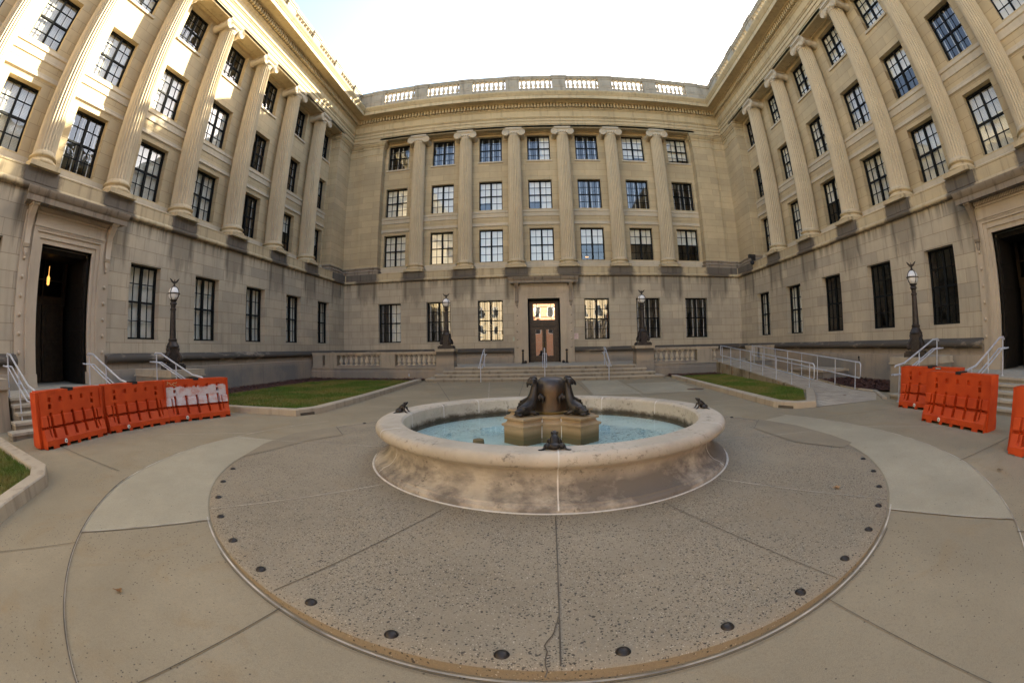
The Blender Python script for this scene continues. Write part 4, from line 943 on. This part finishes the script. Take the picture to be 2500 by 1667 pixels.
t2 = NT('basin_floor_stains'); c = t2.mix(t2.ramp(t2.noise(2.5, 6, .7), .35, .75), (.47, .63, .60), (.35, .50, .49)); c = t2.mix(t2.math('MULTIPLY', t2.ramp(t2.noise(22, 5, .75), .56, .64), t2.ramp(t2.noise(1.3, 4), .42, .55)), c, (.08, .09, .07)); M['bfloor'] = t2.end(c, .6)
MB().lathe([(0, .21), (1.5, .22), (1.995, .23)], seg=64, cap=False).build('basin_floor', M['bfloor'], F)
# white sealant: ring at the foot, vertical joints in the wall and in the rim
mb = MB().lathe([(2.398, .002), (2.42, .014), (2.435, .010), (2.44, -.06)], seg=160, cap=False)
mb.build('sealant_ring', M['seal'], F, 40)
for a in (-89.5, -146, -33.5, 30, 62, 95, 128, 150, 178):
    mb = MB(); ca, sa = math.cos(R(a)), math.sin(R(a)); tg = (-sa, ca)
    pr2 = [(r+.0025, z) for r, z in prof[:-1]] if a > 0 else [(r+.003, z+.001) for r, z in prof[4:-1]]
    if a > 0: pr2 = [(1.987, .33), (1.987, .48)]+[(r, z+.003) for r, z in prof[2:6]]
    for (r0, z0), (r1, z1) in zip(pr2, pr2[1:]):
        w_ = .007; mb.quad(*[(r*ca+s*w_*tg[0], r*sa+s*w_*tg[1], z) for r, z, s in ((r0, z0, -1), (r0, z0, 1), (r1, z1, 1), (r1, z1, -1))])
    mb.build('sealant_joint', M['seal'], F)
# water
t = NT('pool_water'); t.t.nodes.remove(t.b); tr = t.n('BsdfTransparent'); tr.inputs[0].default_value = (.90, .97, .98, 1); gl = t.n('BsdfGlossy'); gl.inputs['Roughness'].default_value = .02
bp = t.n('Bump'); bp.inputs['Strength'].default_value = .12; bp.inputs['Distance'].default_value = .01; t.put(bp.inputs['Height'], t.noise(5, 3)); t.t.links.new(bp.outputs[0], gl.inputs['Normal'])
lw = t.n('LayerWeight'); mx = t.n('MixShader'); t.put(mx.inputs[0], t.math('ADD', t.math('MULTIPLY', t.math('POWER', lw.outputs['Facing'], 5.), .95), .02)); t.t.links.new(tr.outputs[0], mx.inputs[1]); t.t.links.new(gl.outputs[0], mx.inputs[2]); t.t.links.new(mx.outputs[0], t.t.nodes['Material Output'].inputs[0])
tag(MB().lathe([(0, 0), (1.988, 0)], seg=96, cap=False).build('water', t.m, None, None, (FC[0], FC[1], .335)), kind='structure')
# sandstone plinth: drum with four diagonal arms
t = NT('sandstone'); c = t.mix(t.ramp(t.noise(3, 5), .3, .7), (.26, .185, .10), (.37, .275, .16)); c = t.mix(t.ramp(t.xyz()[2], .40, .33), c, (.15, .115, .055)); t.bump(t.noise(60, 4), .2, .003); M['sand'] = t.end(c, .8)
lv = [(.0, .03), (.435, .03), (.44, .05), (.465, .055), (.475, .045), (.48, .03), (.49, .012), (.51, .0), (.525, .0), (.53, .028), (.555, .03), (.56, .02)]
D = MB().lathe([(.37+e, z) for z, e in lv], seg=48); D.build('plinth_drum', M['sand'], F, 30)
for k in range(4):
    a = R(45+90*k); ca, sa = math.cos(a), math.sin(a); mb = MB(); vs = []; L, h = .66, .155
    for z, e in lv:
        for u, v in ((.2, -h-e), (L+e, -h-e), (L+e, h+e), (.2, h+e)): vs.append((u*ca-v*sa, u*sa+v*ca, z+.001))
    n = len(lv); fs = [(4*i+j, 4*i+(j+1) % 4, 4*i+4+(j+1) % 4, 4*i+4+j) for i in range(n-1) for j in range(4)]+[(4*n-4, 4*n-3, 4*n-2, 4*n-1)]
    mb.add(vs, fs).build('plinth_arm', M['sand'], F)
M['seal'] = plain('white_sealant', (.62, .60, .54), .7, 0, .15, 9)
for a in (-108.5, -71.5): ca, sa = math.cos(R(a)), math.sin(R(a)); MB().tube([(.408*ca, .408*sa, .28), (.406*ca, .406*sa, .435), (.378*ca, .378*sa, .53)], .007, 6).build('plinth_sealant', M['seal'], F)
t = NT('patinated_bronze'); X = t.xyz(); n = t.noise(4, 5); c = t.mix(t.ramp(n, .35, .7), (.05, .037, .024), (.095, .062, .034)); c = t.mix(t.math('MULTIPLY', t.ramp(X[2], .85, 1.0), t.ramp(n, .3, .6)), c, (.07, .075, .085)); M['bell'] = t.end(c, .42, .6)
MB().lathe([(.268, .555), (.275, .57), (.275, .59), (.258, .60)], seg=48, cap=False).build('brass_ring', M['brass'], F, 40)
MB().lathe([(r, .59+(z-.59)*.92) for r, z in [(.258, .59), (.250, .615), (.240, .67), (.231, .76), (.225, .87), (.221, .95), (.212, 1.0), (.188, 1.045), (.135, 1.076), (.07, 1.089), (0, 1.09)]], seg=56, cap=False).build('bell', M['bell'], F, 60)
def fish(k):
    a = R(45+90*k); ca, sa = math.cos(a), math.sin(a); W_ = lambda s, v, z: (s*ca-v*sa, s*sa+v*ca, .57+(z-.57)*.925)
    mb = MB()
    pts = [(.57, .645), (.51, .648), (.44, .66), (.40, .69), (.365, .74), (.34, .81), (.322, .89), (.308, .96), (.305, 1.01), (.315, 1.05), (.34, 1.06)]; rr = [.055, .08, .092, .088, .076, .064, .056, .05, .044, .036, .024]
    mb.tube([W_(s, 0, z) for s, z in pts], rr, 12); rot = Matrix.Rotation(a, 3, 'Z')
    mb.ell(W_(.555, 0, .635), (.075, .062, .055), M_=rot); mb.ell(W_(.61, 0, .600), (.05, .055, .022), M_=rot); mb.ell(W_(.615, 0, .635), (.04, .05, .02), M_=rot)
    for v in (-1, 1):
        mb.ell(W_(.545, v*.055, .675), (.028, .02, .028)); mb.tube([W_(.47, v*.06, .63), W_(.40, v*.10, .60), W_(.34, v*.12, .585)], [.02, .03, .012], 8)      # eye, pectoral fin
        pf = [(.0, .0), (.03, .06), (.08, .08), (.06, .02), (.1, 0), (.05, -.04)]
        mb.prism([(.30-p*.4, .80+q) for p, q in pf], .055, .075, lambda p, q, tt, v=v: W_(p, v*tt, q)); mb.tube([W_(.27, v*.06, .86), W_(.25, v*.10, .80), W_(.26, v*.11, .73)], [.015, .028, .01], 8)
        mb.tube([W_(.31, v*.012, 1.062), W_(.355, v*.03, 1.055), W_(.385, v*.05, 1.015), W_(.395+.01*v, v*.062, .965+.012*v)], [.022, .028, .024, .008], 8)
    mb.tube([W_(.31, 0, 1.066), W_(.36, 0, 1.055), W_(.388, 0, 1.015), W_(.39, 0, .985)], [.026, .028, .024, .01], 8)
    mb.prism([(.42, .70), (.46, .735), (.43, .78), (.40, .73)], -.01, .01, lambda p, q, tt: W_(p, tt, q))
    for i in range(6): mb.ell(W_(.605+.02*math.cos(i), .06*math.sin(i*1.05), .588), (.025, .02, .014))
    o = mb.build('bronze_fish', M['bronze'], F, 60); remesh(o, .008, 3)
for k in range(4): fish(k)
# bronze frogs on the rim
def make_frog(label, deg):
    t = thing('bronze_frog', label, 'frog statue', (FC[0]+2.15*math.cos(R(deg)), FC[1]+2.15*math.sin(R(deg)), .587), R(deg+180), 'bronze frogs on the fountain rim')
    mb = MB(); tilt = Matrix.Rotation(R(-36), 3, 'Y')
    tilt = Matrix.Rotation(R(-52), 3, 'Y'); mb.ell((-.005, 0, .072), (.085, .050, .045), M_=tilt); mb.ell((-.05, 0, .035), (.05, .055, .036)); mb.ell((.05, 0, .138), (.048, .032, .025), M_=Matrix.Rotation(R(-42), 3, 'Y')); mb.ell((.078, 0, .160), (.022, .017, .013), M_=Matrix.Rotation(R(-35), 3, 'Y'))
    for s in (-1, 1):
        mb.ell((.040, s*.026, .158), (.013, .011, .013))
        mb.ell((-.035, s*.068, .034), (.05, .027, .032)); mb.tube([(.01, s*.082, .03), (-.05, s*.092, .016), (-.075, s*.10, .012)], [.018, .014, .011], 8)
        for q in (-.3, .2, .7): mb.tube([(-.07, s*.10, .009), (-.07-.04*math.cos(q)+.02, s*(.10+.05*math.sin(q+.8)), .006)], [.01, .006], 6)
        mb.tube([(.045, s*.045, .085), (.055, s*.062, .045), (.075, s*.06, .012)], [.018, .014, .01], 8)
        for q in (-.5, 0, .5): mb.tube([(.075, s*.06, .009), (.075+.03*math.cos(q), s*.06+.03*math.sin(q), .005)], [.008, .005], 6)
    o = mb.build('body', M['bronze'], t, 60); remesh(o, .005, 2); o.scale = (1, 1, .88); return t
fg = make_frog('bronze frog on the front of the fountain rim, its back to the camera', -90.5)
for l, d in (('bronze frog on the fountain rim towards the row of three barriers', 178), ('bronze frog on the fountain rim towards the ramp', -1.5)):
    copy_thing(fg, l, (FC[0]+2.15*math.cos(R(d)), FC[1]+2.15*math.sin(R(d)), .587), R(d+180))
tag(MB().lathe([(0, .045), (.05, .045), (.065, .04), (.07, .0), (.07, -.1)], seg=20, cap=False).build('fountain_jet', M['sand'], None, 40, (-.78, 5.25, .36)), 'small round brown nozzle standing in the pool water', 'nozzle')
# ================================================================== barriers
def barrier_mat():
    t = NT('orange_plastic'); n = t.noise(3, 4); c = t.mix(t.ramp(n, .3, .7), (.43, .043, .007), (.53, .068, .011))
    c = t.mix(t.ramp(t.noise(9, 5, .7), .6, .75, 0, .3), c, (.27, .035, .01)); t.bump(t.noise(90, 3), .15, .003); return t.end(c, .55, 0, .3)
M['orange'] = barrier_mat()
t = NT('worn_white_paint'); X = t.xyz(); n = t.noise(5, 6, .7, t.scale((1, 1, 1.6))); top = t.ramp(t.math('ADD', X[2], t.math('MULTIPLY', t.math('SUBTRACT', n, .5), .14)), .735, .76, 0, 1)
c = t.mix(t.ramp(n, .45, .66, 0, .6), (.56, .50, .49), (.50, .16, .10)); c = t.mix(top, c, (.48, .055, .009)); M['wpaint'] = t.end(c, .6)
LB, HB = 1.84, .90
def halfw(z):
    for (z0, w0), (z1, w1) in zip(BP, BP[1:]):
        if z0 <= z <= z1: return w0+(w1-w0)*((z-z0)/(z1-z0) if z1 > z0 else 0)
    return BP[-1][1]
BP = [(0, .275), (.14, .268), (.145, .262), (.30, .205), (.31, .12), (.345, .12), (.35, .195), (.50, .165), (.51, .14), (.90, .125)]
def barrier_mesh(paint):
    mb = MB(); slots = [-.60, -.30, 0, .30, .60]
    bx = sorted({-LB/2+.06, LB/2-.06, *[s+d for s in slots for d in (-.042, -.036, .036, .042)], *[s*1.0+e for s in (-.70, .70) for e in (-.022, -.018, .018, .022)], *[s+d for s in (-.60, -.30, 0, .30, .60) for d in (-.044, -.038, .038, .044)]})
    zs = [0, .05, .051, .14, .145, .16, .165, .22, .30, .31, .345, .35, .42, .50, .505, .51, .55, .555, .61, .614, .685, .689, .715, .719, .79, .794, .87, .90]
    notch = lambda x: any(abs(x-c) < .055 for c in (-.78, -.46, -.16, .16, .46, .78))
    def off(x, z):
        d = 0
        for s in slots:
            if abs(x-s) <= .0365 and .165 <= z <= .55: d = max(d, .10 if z < .5 else .05)
            if abs(x-s) <= .0385 and .719 <= z <= .79: d = max(d, .045)
            if abs(s) > .5 and abs(x-s) <= .0385 and .614 <= z <= .685: d = max(d, .09)
        for s in (-.70, .70):
            if abs(x-s) <= .0185 and .22 <= z <= .505: d = max(d, .05)
        return d
    nx, nz = len(bx), len(zs)
    for sg in (-1, 1):
        o = len(mb.v)
        for x in bx:
            for z in zs:
                wv = halfw(z)-off(x, z)
                mb.v.append((x, sg*max(.03, wv), z))
        for i in range(nx-1):
            for j in range(nz-1):
                xm = (bx[i]+bx[i+1])/2
                if j == 0 and notch(xm): continue
                zz = (zs[j]+zs[j+1])/2
                mb.f.append((o+i*nz+j, o+i*nz+j+1, o+(i+1)*nz+j+1, o+(i+1)*nz+j)); mb.mi.append(1 if paint and sg == -1 and .355 < zz < .80 and off(xm, zz) < .01 else 0)
    for x in (bx[0], bx[-1]):                                                # end walls
        pol = [(x, -halfw(z), z) for z in zs]+[(x, halfw(z), z) for z in reversed(zs)]; mb.add(pol, [tuple(range(len(pol)))])
    mb.quad((bx[0], -.125, .90), (bx[-1], -.125, .90), (bx[-1], .125, .90), (bx[0], .125, .90)); mb.quad((bx[0], -.2, .055), (bx[-1], -.2, .055), (bx[-1], .2, .055), (bx[0], .2, .055))
    mb.box((-LB/2-.02, -.10, .01), (-LB/2+.08, .10, .885)); mb.box((LB/2-.075, -.16, .0), (LB/2-.02, .16, .895))
    for x in (-.5, .42): mb.box((x-.16, -.132, .865), (x+.16, -.12, .906))
    return mb
def make_barrier(label, loc, rot, paint=False):
    t = thing('traffic_barrier', label, 'barrier', loc, rot, 'orange water-filled barriers')
    barrier_mesh(paint).build('shell', [M['orange'], M['wpaint']], t)
    MB().box((-.075, -.129, .872), (.075, .129, .922)).build('filler_cap', M['black'], t)
    pl = MB().lathe([(.0, .012), (.022, .012), (.026, .006), (.038, .006), (.04, 0)], (0, 0, 0), 18, T=lambda x, y, z: (x-.36, -.272-z, y+.085), cap=False).build('drain_plug', M['white'], t)
    MB().lathe([(.0, .016), (.012, .016), (.014, .012)], (0, 0, 0), 10, T=lambda x, y, z: (x-.36, -.272-z, y+.085), cap=False).build('plug_screw', M['black'], pl)
    return t
def put(a, b, side, label, src=None, paint=False):
    """front foot line runs a->b; body stands on the far side of it"""
    a, b = Vector(a), Vector(b); d = (b-a).normalized(); nrm = Vector((-d.y, d.x))*side; c = (a+b)/2+nrm*.275
    rot = math.atan2(nrm.y, nrm.x)-math.pi/2; loc = (c.x, c.y, gz(c.x, c.y))
    return make_barrier(label, loc, rot, paint) if src is None else copy_thing(src, label, loc, rot)
b0 = put((-7.33, 2.95), (-7.71, 4.78), 1, 'plain orange plastic barrier nearest the camera in the row of three')
put((-7.73, 4.83), (-7.66, 6.55), 1, 'plain orange plastic barrier in the middle of the row of three', b0)
bw = put((-7.66, 6.60), (-7.13, 8.12), 1, 'orange plastic barrier with a worn white painted band at the lawn end of its row', None, True)
sq = MB()
for pts in ([(-.80, .80), (-.78, .845), (-.72, .835), (-.70, .80), (-.66, .80)], [(-.66, .80), (-.62, .84), (-.56, .83), (-.53, .85)], [(-.79, .70), (-.74, .72), (-.71, .69)], [(-.63, .80), (-.61, .77), (-.55, .775)], [(-.78, .845), (-.79, .87)]): sq.tube([(x, -.134, z) for x, z in pts], .007, 6)
sq.build('painted_scrawl', plain('scrawl_paint', (.50, .36, .17), .6), bw, 50)
put((7.05, 5.72), (7.0, 3.92), -1, 'orange plastic barrier standing in front of the other on the ramp side', b0) if False else None
put((7.0, 3.92), (7.05, 5.72), -1, 'front orange barrier of the overlapping pair before the right steps', b0)
bl2 = put((8.27, 5.55), (8.01, 7.36), -1, 'orange barrier half hidden behind another, with a small label on its top', b0)
for ch in list(bl2.children):
    pass
MB().box((.16, -.137, .855), (.34, -.131, .895)).build('top_label', M['black'], bl2); MB().box((.175, -.140, .868), (.325, -.136, .883)).build('label_lettering', M['white'], bl2)
put((6.35, 1.15), (6.12, 2.90), -1, 'orange barrier cut off by the edge of the picture beside the camera', b0)
# ================================================================== small things
for x, l in ((-1.05, 'dark bronze post left of the glazed door'), (1.33, 'dark bronze post right of the glazed door')):
    t = thing('bollard', 'short dark metal post on the lamp-lawn side of the glazed door' if x < 0 else 'short dark metal post on the notice side of the glazed door', 'post', (x, 24.2, .615), 0, 'posts beside the glazed door')
    MB().lathe([(.10, 0), (.10, .03), (.07, .04), (.07, .10), (.05, .12), (.05, .66), (.07, .68), (.075, .72), (.05, .76), (0, .77)], seg=14).build('post', M['lamp_iron'], t, 40)
    MB().ell((0, -.07, .62), (.035, .03, .035)).build('push_button', M['brass'], t, 60)
for x, l in ((-.92, 'round dark floodlight on the terrace left of the door post'), (1.16, 'round dark floodlight on the terrace right of the door post')):
    tag(MB().ell((0, 0, .075), (.085, .07, .085)).lathe([(.06, 0), (.06, .02), (.03, .03)], seg=12).build('floodlight', M['black'], None, 50, (x, 24.5, .615)), 'ball-shaped black floodlight on the '+('lawn-lamp' if x < 0 else 'notice')+' side of the glazed door', 'floodlight')
pq = thing('wall_notice', 'small white notice on the wall between glazed door and window', 'notice', (CX+1.84, AB+GD, 2.09))
MB().box((-.13, -.02, -.165), (.13, 0, .165)).build('board', plain('notice_board', (.62, .50, .47), .6), pq)
M['print'] = plain('notice_print', (.33, .22, .22), .7)
for i in range(8): MB().box((-.1, -.0235, .12-i*.035), (-.1+(.2, .17, .2, .12, .19, .2, .15, .08)[i], -.0195, .132-i*.035)).build('text_line', M['print'], pq)
tag(MB().box((-.07, -.015, -.115), (.07, 0, .115)).build('wall_plaque', plain('green_plaque', (.36, .40, .30), .6), None, None, (CX-1.72, AB+GD, 1.99)), 'small pale green plaque on the wall on the lamp side of the glazed door', 'plaque')
cm = thing('security_camera', 'black security camera on the ledge at the inner corner', 'camera', (CX+AS-.1, 22.9, 6.14))
MB().box((-.06, -.06, 0), (.06, .06, .22)).build('mount', M['black'], cm); MB().box((-.36, -.10, .16), (.06, .10, .34)).build('housing', M['black'], cm); MB().ell((-.15, 0, -.12), (.13, .13, .13)).tube([(-.15, 0, .16), (-.15, 0, -.05)], .04, 8).build('dome', M['black'], cm, 60)
for x, y, z, l in ((-6.4, TY-.06, .22, 'small outlet on the retaining wall above the lawn mulch'),):
    tag(MB().tube([(0, 0, 0), (0, -.06, 0), (0, -.08, -.03)], .03, 8).ell((0, -.05, .05), (.04, .04, .05)).build('water_tap', M['rail'], None, 50, (x, y, z)), l, 'tap')
tag(MB().tube([(0, 0, 0), (-.08, 0, .02), (-.1, 0, .12)], .025, 8).ell((-.1, 0, .14), (.035, .035, .05)).build('hose_bib', M['black'], None, 50, (CX+AS-.13, 13.6, .72)), 'small dark tap on the wing wall above the bark bed', 'tap')
def leaf(label, x, y, s, rot, col, seed, z=None):
    rng = random.Random(seed); mb = MB(); n = 14; pts = []
    for i in range(n): a = 2*math.pi*i/n; r = s*(1. if i % 2 == 0 else .55)*(.8+.4*rng.random()); pts.append((r*math.cos(a), r*math.sin(a), .012+.3*s*rng.random()))
    mb.v = [(0, 0, .01)]+pts; mb.f = [(0, i+1, (i+1) % n+1) for i in range(n)]; mb.mi = [0]*n; mb.tube([(0, 0, .01), (-s*1.6, .2*s, .02)], .003, 5)
    tag(mb.build('fallen_leaf', plain('dry_leaf_%d' % seed, col, .7, 0, .3, 20), None, None, (x, y, gz(x, y)+.004 if z is None else z), R(rot)), label, 'leaf')
leaf('curled brown leaf on the pavement below the pale slab', -2.72, 1.42, .035, 40, (.22, .10, .03), 1); leaf('dry tan leaf on the aggregate towards the ramp side studs', 3.0, 3.55, .045, 10, (.34, .19, .08), 2, pz(3.8)+.006)
leaf('reddish leaf on the pavers at the foot of the ramp', 8.3, 9.9, .05, 80, (.25, .10, .06), 3, .014); leaf('dark leaf at the edge of the pale crescent slab', 5.3, 2.6, .04, 120, (.16, .10, .05), 4)
# ================================================================== street beyond the court, seen only in the window glass
t = NT('row_house_brick'); X = t.xyz(); b = t.n('TexBrick'); t.put(b.inputs['Vector'], t.comb(X[0], X[2])); b.inputs['Scale'].default_value = 1; b.inputs['Brick Width'].default_value = .4; b.inputs['Row Height'].default_value = .13; b.inputs['Mortar Size'].default_value = .02
b.inputs['Color1'].default_value = (.50, .19, .07, 1); b.inputs['Color2'].default_value = (.42, .15, .06, 1); b.inputs['Mortar'].default_value = (.4, .33, .26, 1); M['brick'] = t.end(b.outputs[0], .85)
M['cream'] = plain('cream_render', (.62, .50, .34), .8)
def house(x, w_, h, mat, label):
    t = thing('row_house', label, 'house', (x, -34, -.3)); MB().box((-w_/2, -9, 0), (w_/2, 0, h)).box((-w_/2-.2, -9.2, h), (w_/2+.2, .3, h+.5)).build('wall', mat, t)
    n = int(w_/2.4)
    for r_ in range(1 if mat is M['brick'] else 0, int(h/3.3)):
        for i in range(n):
            c = -w_/2+w_*(i+.5)/n; f = MB().box((c-.6, 0, 1+3.3*r_), (c+.6, .06, 3+3.3*r_)).build('window', M['white'], t)
            MB().box((c-.5, .02, 1.1+3.3*r_), (c+.5, .08, 2.9+3.3*r_)).build('pane', M['black'], f)
for x, w_, h, mt, l in ((-24, 10, 11, 'brick', 'brick row house across the street, furthest towards the lit wing'), (-13, 11, 13.5, 'cream', 'cream row house across the street'), (-2, 10, 11.5, 'brick', 'brick row house across the street, opposite the glazed door'), (8, 9, 13, 'cream', 'tall cream row house across the street'), (18.5, 11, 11, 'brick', 'brick row house across the street, furthest towards the shaded wing')): house(x, w_, h, M[mt], l)
